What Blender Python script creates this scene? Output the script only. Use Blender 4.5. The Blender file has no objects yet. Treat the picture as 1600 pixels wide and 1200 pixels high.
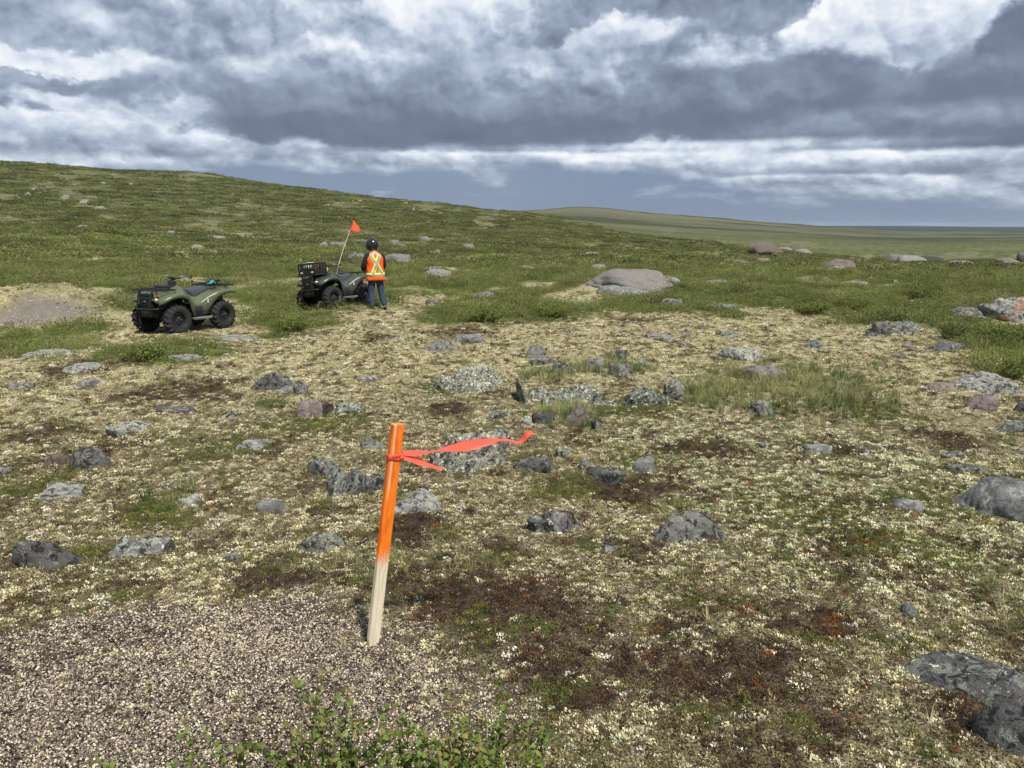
import bpy, bmesh, math, random
import numpy as np
from mathutils import Vector, Matrix
R = math.radians
S = bpy.context.scene
COL = S.collection
random.seed(7)

# ------------------------------------------------------------------ camera
CAMH = 1.65
PITCH = R(11.54)
FPX = 1200.0                       # focal length in pixels of a 1600 px wide frame
cam_d = bpy.data.cameras.new('camera')
cam = bpy.data.objects.new('camera', cam_d)
COL.objects.link(cam)
cam.location = (0, 0, CAMH)
cam.rotation_euler = (math.pi/2 - PITCH, 0, 0)
cam_d.sensor_width = 36
cam_d.lens = 36*FPX/1600
cam_d.clip_start = 0.05
cam_d.clip_end = 60000
S.camera = cam
S.view_settings.view_transform = 'Standard'
S.view_settings.look = 'None'
S.view_settings.exposure = 0.22
S.view_settings.gamma = 1.0

# ------------------------------------------------------------------ sun
SUN_EL = 58.0
SUN_AZ = 150.0                      # clockwise from the view direction (+Y): behind the camera to the right, through thin cloud
sd = bpy.data.lights.new('sun', 'SUN')
sun = bpy.data.objects.new('sun', sd)
COL.objects.link(sun)
sd.energy = 5.0
sd.angle = R(4.0)
sd.color = (1.0, 0.955, 0.88)
sv = Vector((math.sin(R(SUN_AZ))*math.cos(R(SUN_EL)), math.cos(R(SUN_AZ))*math.cos(R(SUN_EL)), math.sin(R(SUN_EL))))
sun.rotation_euler = sv.to_track_quat('Z', 'Y').to_euler()
sun.location = sv*200

# ------------------------------------------------------------------ world: sky with clouds
def build_world():
    w = bpy.data.worlds.new("World"); S.world = w; w.use_nodes = True
    nt = w.node_tree; N = nt.nodes; L = nt.links
    for n in list(N): N.remove(n)
    def lk(a, b): L.new(a, b)
    def math_(op, a, b=None, c=None, clamp=False):
        n = N.new('ShaderNodeMath'); n.operation = op; n.use_clamp = clamp
        for i, v in enumerate((a, b, c)):
            if v is None: continue
            if hasattr(v, 'links'): lk(v, n.inputs[i])
            else: n.inputs[i].default_value = v
        return n.outputs[0]
    def vmath(op, a, b=None, c=None):
        n = N.new('ShaderNodeVectorMath'); n.operation = op
        for i, v in enumerate((a, b, c)):
            if v is None: continue
            if hasattr(v, 'links'): lk(v, n.inputs[i])
            else: n.inputs[i].default_value = v
        return n.outputs['Value'] if op in ('LENGTH', 'DOT_PRODUCT') else n.outputs[0]
    def ramp(val, lo, hi, a=0.0, b=1.0, smooth=True):
        n = N.new('ShaderNodeMapRange'); n.interpolation_type = 'SMOOTHSTEP' if smooth else 'LINEAR'; n.clamp = True
        for k, v in zip(('Value', 'From Min', 'From Max', 'To Min', 'To Max'), (val, lo, hi, a, b)):
            if hasattr(v, 'links'): lk(v, n.inputs[k])
            else: n.inputs[k].default_value = v
        return n.outputs['Result']
    def mixf(f, a, b):
        n = N.new('ShaderNodeMix'); n.data_type = 'FLOAT'
        for i, v in zip((0, 2, 3), (f, a, b)):
            if hasattr(v, 'links'): lk(v, n.inputs[i])
            else: n.inputs[i].default_value = v
        return n.outputs[0]
    def mixc(f, a, b):
        n = N.new('ShaderNodeMix'); n.data_type = 'RGBA'
        for i, v in zip((0, 6, 7), (f, a, b)):
            if hasattr(v, 'links'): lk(v, n.inputs[i])
            else: n.inputs[i].default_value = v
        return n.outputs[2]
    def noise(vec, scale, detail=6, rough=0.55, dist=0.0, lac=2.0, dim='2D'):
        n = N.new('ShaderNodeTexNoise'); n.noise_dimensions = dim; lk(vec, n.inputs['Vector'])
        n.inputs['Scale'].default_value = scale; n.inputs['Detail'].default_value = detail
        n.inputs['Roughness'].default_value = rough; n.inputs['Distortion'].default_value = dist
        n.inputs['Lacunarity'].default_value = lac
        return n
    tc = N.new('ShaderNodeTexCoord')
    d = tc.outputs['Generated']
    sep = N.new('ShaderNodeSeparateXYZ'); lk(d, sep.inputs[0])
    az = math_('ARCTAN2', sep.outputs[0], sep.outputs[1])       # 0 ahead, + to the right
    el = math_('ARCSINE', sep.outputs[2])
    # direction space coordinates: azimuth, elevation (both radians)
    comb = N.new('ShaderNodeCombineXYZ'); lk(az, comb.inputs[0]); lk(el, comb.inputs[1])
    P0 = comb.outputs[0]
    # stretched copy: clouds near the horizon are seen edge on, so they flatten there
    ep = math_('MAXIMUM', el, 0.0)
    lowc = math_('ADD', math_('MULTIPLY', math_('LOGARITHM', math_('ADD', math_('DIVIDE', ep, 0.05), 1.0), math.e), 0.14), math_('MULTIPLY', ep, 0.75))
    st = N.new('ShaderNodeCombineXYZ'); lk(az, st.inputs[0]); lk(lowc, st.inputs[1])
    PS = st.outputs[0]
    wn = noise(PS, 8.0, 8, 0.58)
    wn2 = noise(PS, 30.0, 7, 0.60)
    wv = vmath('SUBTRACT', wn.outputs['Color'], (0.5, 0.5, 0.5))
    wv2 = vmath('SUBTRACT', wn2.outputs['Color'], (0.5, 0.5, 0.5))
    PW = vmath('ADD', P0, vmath('MULTIPLY', wv, (0.12, 0.055, 0)))
    PW = vmath('ADD', PW, vmath('MULTIPLY', wv2, (0.022, 0.016, 0)))
    PF = vmath('ADD', P0, vmath('MULTIPLY', wv, (0.10, 0.012, 0)))    # flat edged version (cloud bases)
    PF = vmath('ADD', PF, vmath('MULTIPLY', wv2, (0.02, 0.005, 0)))
    # round puffs: cells of a fractal Voronoi, slightly twisted; relief = lit from above
    def puff(vec, scale, detail, rough):
        n = N.new('ShaderNodeTexVoronoi'); n.feature = 'F1'; n.voronoi_dimensions = '2D'; n.normalize = True
        lk(vec, n.inputs['Vector']); n.inputs['Scale'].default_value = scale; n.inputs['Detail'].default_value = detail
        n.inputs['Roughness'].default_value = rough
        return n.outputs['Distance']
    PV = vmath('ADD', PS, vmath('MULTIPLY', wv2, (0.030, 0.024, 0)))
    PV = vmath('ADD', PV, vmath('MULTIPLY', wv, (0.05, 0.04, 0)))
    v0 = puff(PV, 11.0, 3.0, 0.5)
    v1 = puff(vmath('ADD', PV, (0.006, 0.016, 0)), 11.0, 3.0, 0.5)
    reliefv = math_('SUBTRACT', v1, v0)
    b0 = noise(PS, 9.0, 6, 0.50)
    PSo = vmath('ADD', PS, (0.008, 0.022, 0))
    b1 = noise(PSo, 9.0, 6, 0.50)
    relief = math_('SUBTRACT', b0.outputs[0], b1.outputs[0])
    c0 = noise(PS, 26.0, 5, 0.52)
    c1 = noise(vmath('ADD', PS, (0.005, 0.009, 0)), 26.0, 5, 0.52)
    relief2 = math_('SUBTRACT', c0.outputs[0], c1.outputs[0])
    big = noise(PS, 4.0, 5, 0.5)
    def pix(px, py):
        u = (px-800)/FPX; v = (600-py)/FPX
        x = u; y = math.cos(PITCH)+v*math.sin(PITCH); z = -math.sin(PITCH)+v*math.cos(PITCH)
        return math.atan2(x, y), math.atan2(z, math.hypot(x, y))
    # start: broken grey deck
    B = math_('ADD', 0.50, math_('MULTIPLY', math_('SUBTRACT', big.outputs[0], 0.5), 0.35))
    def blob(B, px, py, rx, ry, val, st=1.0, soft=0.6, flat=False, top=None):
        a, e = pix(px, py); kx = FPX/rx; ky = FPX/ry
        src = PF if flat else PW
        q = vmath('MULTIPLY', vmath('SUBTRACT', src, (a, e, 0)), (kx, ky, 0))
        ln = vmath('LENGTH', q)
        if not flat: ln = math_('ADD', ln, math_('MULTIPLY', math_('SUBTRACT', v0, 0.33), 1.3))
        m = ramp(ln, 1.0-soft*(0.75 if flat else 0.5), 1.0+soft*(0.35 if flat else 0.12), st, 0.0)
        v = val
        if top is not None:
            s = N.new('ShaderNodeSeparateXYZ'); lk(q, s.inputs[0])
            v = ramp(s.outputs[1], -0.7, 0.9, val, top)
        return mixf(m, B, v)
    for b in SKY_BLOBS:
        B = blob(B, *b[:5], **b[5])
    det = math_('ADD', math_('MULTIPLY', relief, 0.6), math_('MULTIPLY', reliefv, 1.15))
    det = math_('ADD', det, math_('MULTIPLY', relief2, 0.28))
    det = math_('ADD', det, math_('MULTIPLY', math_('SUBTRACT', b0.outputs[0], 0.5), 0.20))
    B = math_('ADD', B, math_('MULTIPLY', det, ramp(B, 0.18, 0.60, 0.28, 1.0)))
    cr = N.new('ShaderNodeValToRGB'); lk(B, cr.inputs[0])
    e = cr.color_ramp.elements
    stops = [(0.0, (0.105, 0.132, 0.205)), (0.22, (0.165, 0.195, 0.275)), (0.42, (0.285, 0.335, 0.44)),
             (0.62, (0.47, 0.54, 0.66)), (0.80, (0.71, 0.775, 0.87)), (1.0, (0.96, 0.98, 1.0))]
    e[0].position = stops[0][0]; e[0].color = (*stops[0][1], 1)
    e[1].position = stops[-1][0]; e[1].color = (*stops[-1][1], 1)
    for p, c in stops[1:-1]:
        x = e.new(p); x.color = (*c, 1)
    # distant rain and clear air low over the horizon
    sky = N.new('ShaderNodeTexSky'); sky.sky_type = 'NISHITA'; sky.sun_disc = False
    sky.sun_elevation = R(SUN_EL); sky.sun_rotation = R(SUN_AZ); sky.altitude = 200
    cloud = vmath('MULTIPLY', cr.outputs[0], (10.0, 10.0, 10.0))
    # low band: blue grey rain curtains, with streaks
    rainc = mixc(noise(P0, 3.0, 3, 0.5).outputs[0], (1.65, 2.3, 3.65, 1), (2.6, 3.25, 4.4, 1))
    hi = math_('MINIMUM', ramp(az, -0.62, -0.36, 0.046, 0.076), ramp(az, 0.16, 0.40, 0.076, 0.036))
    elw = math_('ADD', vmath('DOT_PRODUCT', PF, (0, 1, 0)), math_('MULTIPLY', math_('SUBTRACT', b0.outputs[0], 0.5), 0.030))
    lowm = ramp(math_('SUBTRACT', elw, hi), -0.014, 0.004, 1.0, 0.0)
    hole = noise(vmath('MULTIPLY', PS, (1.0, 2.2, 1)), 7.0, 6, 0.55)
    lowm = math_('MULTIPLY', lowm, ramp(hole.outputs[0], 0.70, 0.56, 0.45, 0.97))
    col = mixc(lowm, cloud, rainc)
    # gaps overhead (outside the frame) show the clear sky
    gap = noise(d, 2.3, 4, 0.5, dim='3D')
    gm = math_('MULTIPLY', ramp(gap.outputs[0], 0.50, 0.60), ramp(el, 0.35, 0.6))
    col = mixc(math_('MULTIPLY', gm, 0.8), col, sky.outputs[0])
    # a little of the clear sky's own tint everywhere
    col = mixc(0.06, col, sky.outputs[0])
    bg = N.new('ShaderNodeBackground'); lk(col, bg.inputs[0]); bg.inputs[1].default_value = 0.088
    out = N.new('ShaderNodeOutputWorld'); lk(bg.outputs[0], out.inputs[0])

SKY_BLOBS = [
    # px, py, rx, ry, value, options      painter's order: far first
    (250, 190, 430, 150, 0.70, dict(soft=0.8)),
    (170, 45, 440, 55, 0.54, dict(soft=0.6)),
    (700, 20, 150, 60, 0.88, dict(soft=0.9)),
    (90, 92, 200, 18, 0.90, dict(soft=0.8, st=0.9)),
    (40, 138, 105, 28, 0.28, dict(soft=0.4, top=0.40)),
    (220, 165, 150, 20, 0.88, dict(soft=0.9, st=0.7)),
    (130, 205, 200, 20, 0.80, dict(soft=0.8, st=0.8)),
    (280, 200, 60, 30, 0.80, dict(soft=0.6, top=0.9)),
    (440, 80, 230, 75, 0.50, dict(soft=0.7, top=0.60)),
    (1060, 40, 230, 85, 0.32, dict(soft=0.5, top=0.44)),
    (970, 78, 125, 48, 0.38, dict(soft=0.35, top=0.80)),
    (640, 145, 370, 85, 0.20, dict(soft=0.5, top=0.66)),
    (530, 105, 95, 38, 0.42, dict(soft=0.8, top=0.92)),
    (760, 110, 130, 60, 0.34, dict(soft=0.8, top=0.60)),
    (1380, 110, 330, 120, 0.22, dict(soft=0.5, top=0.42)),
    (1480, 38, 185, 62, 0.66, dict(soft=0.45, top=1.05)),
    (1620, 110, 60, 95, 0.22, dict(soft=0.5)),
    (1150, 112, 95, 50, 0.28, dict(soft=0.8, top=0.86, st=0.85)),
    (1250, 155, 300, 55, 0.17, dict(soft=0.7, top=0.30)),
    (900, 150, 120, 60, 0.28, dict(soft=0.9, top=0.66, st=0.7)),
    (660, 192, 370, 34, 0.13, dict(soft=0.6, flat=True, top=0.34)),
    (1100, 175, 180, 36, 0.17, dict(soft=0.6, top=0.34)),
    (1400, 208, 260, 40, 0.14, dict(soft=0.5, flat=True, top=0.38)),
    (1100, 232, 330, 12, 0.62, dict(soft=0.9, flat=True, top=0.76)),
    (850, 250, 420, 13, 0.52, dict(soft=0.5, flat=True, top=0.95)),
    (930, 258, 70, 26, 0.66, dict(soft=0.5, top=0.98)),
    (1330, 255, 300, 20, 0.40, dict(soft=0.4, flat=True, top=0.88)),
    (1300, 285, 220, 12, 0.42, dict(soft=0.5, flat=True, top=0.74)),
    (1520, 300, 330, 20, 0.50, dict(soft=0.6, flat=True, top=0.60)),
    (250, 232, 420, 14, 0.46, dict(soft=0.8, flat=True, st=0.8, top=0.6)),
]
build_world()

# ------------------------------------------------------------------ noise helpers (numpy)
def _hash(ix, iy, seed):
    h = (ix.astype(np.int64)*374761393 + iy.astype(np.int64)*668265263 + seed*1442695041) & 0xffffffff
    h = ((h ^ (h >> 13))*1274126177) & 0xffffffff
    return (h ^ (h >> 16)) & 0xffffffff
def gnoise(x, y, seed=0):
    x0 = np.floor(x); y0 = np.floor(y); fx = x-x0; fy = y-y0
    def g(ix, iy, dx, dy):
        a = _hash(ix, iy, seed)/4294967296.0*2*np.pi
        return np.cos(a)*dx+np.sin(a)*dy
    u = fx*fx*fx*(fx*(fx*6-15)+10); v = fy*fy*fy*(fy*(fy*6-15)+10)
    a = g(x0, y0, fx, fy); b = g(x0+1, y0, fx-1, fy); c = g(x0, y0+1, fx, fy-1); e = g(x0+1, y0+1, fx-1, fy-1)
    return (a+(b-a)*u+(c-a)*v+(a-b-c+e)*u*v)*1.5
def fbm(x, y, seed=0, oct=4, gain=0.5):
    s = 0; amp = 1
    for i in range(oct):
        s = s+amp*gnoise(x*2**i, y*2**i, seed+i*17); amp *= gain
    return s
def sstep(a, b, x):
    t = np.clip((x-a)/(b-a), 0, 1); return t*t*(3-2*t)

# ------------------------------------------------------------------ the shape of the land
_cols = np.array([-500, 0, 150, 300, 430, 600, 830, 915, 1000, 1100, 1200, 1400, 1600, 2100.0])
_rr = np.array([30, 45, 70, 110, 160, 230, 320, 420, 600, 900, 1500, 2500, 5000, 8000, 12000.0])
_tab = np.array([
 [446, 424, 396, 360, 326, 292, 262, 244, 250, 275, 310, 325, 340, 350, 357],
 [446, 422, 392, 356, 322, 290, 262, 249, 257, 280, 310, 325, 340, 350, 357],
 [446, 422, 392, 356, 325, 296, 272, 264, 272, 285, 310, 325, 340, 350, 357],
 [446, 423, 394, 360, 330, 303, 278, 267, 276, 290, 312, 325, 340, 350, 357],
 [446, 424, 397, 366, 340, 316, 296, 287, 294, 300, 318, 330, 342, 350, 357],
 [447, 425, 400, 372, 350, 332, 318, 310, 316, 322, 328, 334, 342, 350, 357],
 [447, 426, 403, 380, 363, 350, 340, 333, 337, 339, 330, 335, 345, 352, 357],
 [447, 426, 404, 383, 368, 358, 352, 350, 352, 345, 318, 330, 345, 352, 357],
 [447, 427, 405, 386, 372, 368, 370, 372, 365, 350, 332, 336, 345, 352, 357],
 [448, 428, 406, 388, 378, 382, 384, 381, 372, 358, 339, 338, 346, 353, 357],
 [448, 429, 410, 398, 394, 393, 390, 384, 374, 362, 349, 348, 349, 353, 357],
 [448, 431, 416, 419, 421, 414, 404, 393, 383, 373, 366, 363, 362, 352, 357],
 [449, 432, 417, 421, 423, 415, 405, 394, 383, 373, 367, 364, 363, 354, 358],
 [449, 432, 417, 421, 423, 415, 405, 394, 383, 373, 367, 364, 363, 354, 358]], float)
_azc = np.arctan(((_cols-800)/FPX)/1.02)
AZG = np.linspace(R(-62), R(62), 249)
LRG = np.linspace(math.log(30), math.log(12000), 260)
def _mktab():
    t1 = np.array([np.interp(LRG, np.log(_rr), row) for row in _tab])
    t2 = np.array([np.interp(AZG, _azc, t1[:, j]) for j in range(len(LRG))]).T
    def blur(a, n, ax):
        k = np.exp(-0.5*(np.arange(-3*n, 3*n+1)/n)**2); k /= k.sum()
        a = np.moveaxis(a, ax, 0); p = np.pad(a, ((3*n, 3*n), (0, 0)), mode='edge')
        o = sum(k[i]*p[i:i+a.shape[0]] for i in range(len(k)))
        return np.moveaxis(o, 0, ax)
    t2 = blur(t2, 3, 1); t2 = blur(t2, 3, 0)
    v = (600-t2)/FPX
    den = math.cos(PITCH)+v*math.sin(PITCH); u = np.tan(AZG)[:, None]*den
    te = (-math.sin(PITCH)+v*math.cos(PITCH))/np.hypot(u, den)
    return CAMH+np.exp(LRG)[None, :]*te
ZT = _mktab()
_nr = np.array([0, 2.4, 3.0, 3.5, 4.1, 5, 7, 9, 12, 17, 22, 30, 60.0])
_nz = np.array([0.02, 0.02, 0.0, -0.06, -0.14, -0.25, -0.40, -0.50, -0.58, -0.65, -0.63, -0.66, -0.7])
BUMPS = []          # x, y, rx, ry, height
def H(x, y, detail=True):
    x = np.asarray(x, float); y = np.asarray(y, float)
    r = np.hypot(x, y)+1e-6; az = np.arctan2(x, y)
    zn = np.interp(r, _nr, _nz)
    # table lookup
    fa = np.clip((az-AZG[0])/(AZG[1]-AZG[0]), 0, len(AZG)-1.001)
    fr = np.clip((np.log(r)-LRG[0])/(LRG[1]-LRG[0]), 0, len(LRG)-1.001)
    ia = fa.astype(int); ir = fr.astype(int); ta = fa-ia; tr = fr-ir
    z = (ZT[ia, ir]*(1-ta)*(1-tr)+ZT[ia+1, ir]*ta*(1-tr)+ZT[ia, ir+1]*(1-ta)*tr+ZT[ia+1, ir+1]*ta*tr)
    back = sstep(R(95), R(150), np.abs(az))
    z = z*(1-back)+(-0.8)*back
    w = sstep(22, 38, r)
    z = zn*(1-w)+z*w
    for bx, by, rx, ry, h in BUMPS:
        q = ((x-bx)/rx)**2+((y-by)/ry)**2
        z = z+h*np.exp(-q*q*0.8)
    if detail:
        near = sstep(2.2, 4.5, r)
        z = z+0.05*near*fbm(x/1.6+3.1, y/1.6, 11, 3)*(1-sstep(60, 200, r))
        z = z+0.022*(0.35+0.65*near)*fbm(x/0.42, y/0.42+7.7, 23, 3)*(1-sstep(30, 60, r))
        z = z+0.16*sstep(9, 20, r)*fbm(x/5.5, y/5.5, 31, 3)*(1-sstep(300, 900, r))
        z = z+0.8*sstep(120, 400, r)*fbm(x/45, y/45, 41, 4)
        z = z+4.0*sstep(900, 2500, r)*fbm(x/500, y/500, 43, 4)*(1-0.7*sstep(2500, 5000, r))
    return z
def ray(px, py):
    u = (px-800)/FPX; v = (600-py)/FPX
    d = np.array([u, math.cos(PITCH)+v*math.sin(PITCH), -math.sin(PITCH)+v*math.cos(PITCH)])
    return d/math.hypot(d[0], d[1])            # horizontal length 1: parameter = horizontal distance
_RS = np.exp(np.linspace(math.log(1.2), math.log(11000), 4000))
def hit(px, py):
    """ground point seen at photo pixel (px, py)"""
    d = ray(px, py)
    g = H(d[0]*_RS, d[1]*_RS)-(CAMH+d[2]*_RS)
    k = np.argmax(g > 0)
    if g[k] <= 0: k = len(_RS)-1
    lo, hi = _RS[max(k-1, 0)], _RS[k]
    for _ in range(25):
        m = 0.5*(lo+hi)
        if float(H(d[0]*m, d[1]*m)) > CAMH+d[2]*m: hi = m
        else: lo = m
    return np.array([d[0]*hi, d[1]*hi, float(H(d[0]*hi, d[1]*hi))])
def polar(px, py):
    p = hit(px, py); return math.atan2(p[0], p[1]), math.log(math.hypot(p[0], p[1]))

# mounds that stand on the land (bare frost heaved gravel)
def _bump_at(px, py, rx, ry, h):
    p = hit(px, py); BUMPS.append((p[0], p[1], rx, ry, h))
_bump_at(48, 499, 1.8, 1.0, 0.80)
_bump_at(1192, 401, 1.5, 1.4, 0.85)
_bump_at(985, 455, 1.8, 1.6, 0.42)

# ------------------------------------------------------------------ cover masks (where each kind of plant or gravel lies)
# each patch: photo pixel box turned into azimuth / log distance
def _ell(px, py, wx, wy):
    a0, l0 = polar(px-wx, py); a1, l1 = polar(px+wx, py)
    _, lb = polar(px, py+wy)
    try: _, lt = polar(px, py-wy)
    except Exception: lt = l0+0.3
    return ((a0+a1)/2, (lb+lt)/2, abs(a1-a0)/2, max(abs(lt-lb)/2, 0.004))
GREEN = [_ell(*e) for e in [(262, 553, 115, 22), (60, 540, 90, 22), (110, 516, 120, 10), (450, 505, 80, 22), (800, 488, 150, 20), (700, 497, 60, 13),
    (200, 483, 40, 8), (1410, 492, 140, 24), (1560, 548, 70, 36), (1240, 470, 160, 16), (1500, 500, 60, 30), (420, 633, 28, 8), (1130, 492, 40, 6), (350, 455, 60, 16)]]
NOGREEN = [_ell(*e) for e in [(60, 490, 66, 14), (205, 500, 50, 12), (330, 520, 60, 12), (400, 448, 45, 14), (985, 440, 66, 16), (620, 470, 60, 13), (480, 478, 40, 5), (560, 492, 60, 8),
    (1190, 392, 28, 12), (1370, 424, 60, 7), (1440, 412, 60, 5), (790, 455, 40, 6), (930, 470, 40, 5), (700, 352, 160, 8), (480, 350, 160, 9), (1155, 405, 26, 7), (1270, 438, 40, 5), (560, 438, 30, 7), (450, 440, 40, 6)]]
DARK = [_ell(*e) for e in [(770, 955, 170, 75), (840, 1050, 120, 60), (600, 915, 90, 12), (870, 1010, 100, 60), (1150, 1060, 170, 70), (1010, 765, 90, 28), (260, 612, 110, 20), (130, 575, 80, 12), (220, 800, 50, 22), (1090, 700, 90, 14),
    (720, 520, 60, 8), (590, 528, 40, 6), (110, 715, 60, 22), (330, 600, 60, 12), (700, 640, 40, 12), (1330, 620, 50, 20), (1480, 690, 70, 14), (640, 830, 50, 30), (1330, 850, 60, 30),
    (1530, 1120, 90, 60), (70, 990, 50, 22), (1280, 980, 80, 22), (460, 905, 110, 16), (60, 680, 60, 12), (995, 500, 50, 7), (1290, 700, 60, 10)]]
GREENM = [_ell(*e) for e in [(250, 800, 60, 30), (690, 605, 40, 18), (130, 870, 60, 20), (40, 1000, 40, 20), (1380, 850, 70, 30), (1440, 780, 90, 26), (1250, 800, 120, 40), (1500, 880, 80, 30),
    (980, 640, 90, 24), (500, 660, 90, 20), (350, 700, 80, 24), (740, 600, 40, 12), (1000, 720, 60, 14), (1350, 640, 90, 20), (60, 760, 70, 14), (880, 760, 60, 20)]]
GRAVEL = [_ell(*e) for e in [(58, 486, 88, 25), (985, 430, 50, 12), (1192, 390, 26, 12)]]
NOGRAV = [_ell(*e) for e in [(10, 930, 250, 62)]]
GRASSP = [_ell(*e) for e in [(1240, 612, 150, 42), (1120, 620, 60, 24), (950, 575, 60, 14), (1150, 590, 40, 20), (560, 885, 130, 14), (730, 880, 80, 12), (265, 785, 40, 20), (1560, 960, 60, 60), (850, 590, 40, 10), (880, 655, 60, 16), (1060, 800, 50, 20)]]
def emask(L, az, lr, x, y, warp=0.25, soft=0.5, scale=1.0):
    m = np.zeros_like(az)
    n1 = fbm(x*scale, y*scale, 5, 4, 0.6); n2 = fbm(x*scale+31, y*scale, 9, 4, 0.6)
    for a, l, ra, rl in L:
        sel = (np.abs(az-a) < ra*2.2) & (np.abs(lr-l) < rl*2.4)
        if not sel.any(): continue
        q = np.hypot((az[sel]-a)/ra+warp*n1[sel], (lr[sel]-l)/rl+warp*n2[sel])
        m[sel] = np.maximum(m[sel], 1-sstep(1-soft, 1+soft*0.6, q))
    return m
def masks(x, y):
    r = np.hypot(x, y)+1e-6; az = np.arctan2(x, y); lr = np.log(r)
    sc = np.where(r < 12, 1.2, 0.5)
    edge = fbm(x/4.0, y/4.0, 71, 4, 0.55)
    g = sstep(19.5, 23.5, r+4.0*edge-2.0*sstep(0.1, 0.4, az))
    brk = fbm(x/(2.2+r*0.05), y/(2.2+r*0.05), 77, 4, 0.6)
    g = g*(1-0.85*sstep(0.30-0.16*(1-sstep(26, 45, r)), 0.62-0.14*(1-sstep(26, 45, r)), brk))
    # paler dry bands on the hill
    band = fbm(x/60.0, y/25.0, 79, 3)
    g = g*(1-0.45*sstep(0.1, 0.6, band)*sstep(60, 150, r))
    g = np.maximum(g, emask(GREEN, az, lr, x, y, 0.35, 0.35, 0.9))
    ng = emask(NOGREEN, az, lr, x, y, 0.5, 0.8, 0.9)
    fine = sstep(-0.35, 0.45, fbm(x/(0.8+r*0.02), y/(0.8+r*0.02), 83, 4, 0.65))
    g = g*(1-ng*(1-0.75*sstep(40, 110, r))*(0.35+0.65*fine))
    # the mound with the stake: gravel
    a0, l0 = polar(250, 1075)
    gx, gy = math.sin(a0)*math.exp(l0), math.cos(a0)*math.exp(l0)
    q = np.hypot((x-gx+0.15)/1.55, (y-gy+0.05)/(1.05))+0.16*fbm(x*2.2, y*2.2, 81, 4, 0.6)
    p = 1-sstep(0.72, 1.12, q)
    p = np.maximum(p, emask(GRAVEL, az, lr, x, y, 0.25, 0.5, 0.9))
    dk0 = emask(DARK[:2], az, lr, x, y, 0.5, 0.9, 2.5); p = p*(1-0.92*dk0)
    p = p*(1-emask(NOGRAV, az, lr, x, y, 0.5, 0.6, 2.5))
    dk = emask(DARK, az, lr, x, y, 0.4, 0.7, 2.5)
    gm = emask(GREENM, az, lr, x, y, 0.4, 0.7, 2.5)
    mott = fbm(x/0.5, y/0.5, 91, 4, 0.6); mott2 = fbm(x/0.35+9, y/0.35, 95, 4, 0.6)
    dk = np.clip(dk*0.9+0.60*sstep(0.22, 0.6, mott)*(r < 22), 0, 1)
    gm = np.clip(gm*0.9+0.65*sstep(0.2, 0.6, mott2)*(r < 26), 0, 1)
    gs = emask(GRASSP, az, lr, x, y, 0.35, 0.6, 2.0)
    return dict(green=g, gravel=p, dark=dk*(1-p), moss=gm*(1-p), grass=gs)

# ------------------------------------------------------------------ mesh and object helpers
def mesh_np(name, V, F4=None, F3=None, smooth=True):
    me = bpy.data.meshes.new(name)
    V = np.asarray(V, np.float32); me.vertices.add(len(V)); me.vertices.foreach_set('co', V.ravel())
    idx = []; st = []; n = 0; k = 0
    if F4 is not None and len(F4):
        F4 = np.asarray(F4, np.int32); idx.append(F4.ravel()); st.append(np.arange(len(F4))*4); k = F4.size; n += len(F4)
    if F3 is not None and len(F3):
        F3 = np.asarray(F3, np.int32); idx.append(F3.ravel()); st.append(k+np.arange(len(F3))*3); n += len(F3)
    if n:
        idx = np.concatenate(idx).astype(np.int32); st = np.concatenate(st).astype(np.int32)
        me.loops.add(len(idx)); me.loops.foreach_set('vertex_index', idx)
        me.polygons.add(n); me.polygons.foreach_set('loop_start', st)
        if smooth: me.polygons.foreach_set('use_smooth', np.ones(n, bool))
    me.update(calc_edges=True)
    return me
def link(name, me, mat=None, parent=None, loc=None):
    o = bpy.data.objects.new(name, me); COL.objects.link(o)
    if mat is not None and me is not None: me.materials.clear(); me.materials.append(mat)
    if parent is not None: o.parent = parent
    if loc is not None: o.location = loc
    return o
def tag(o, label=None, cat=None, group=None, kind=None):
    if label: o['label'] = label
    if cat: o['category'] = cat
    if group: o['group'] = group
    if kind: o['kind'] = kind
    return o
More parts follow.
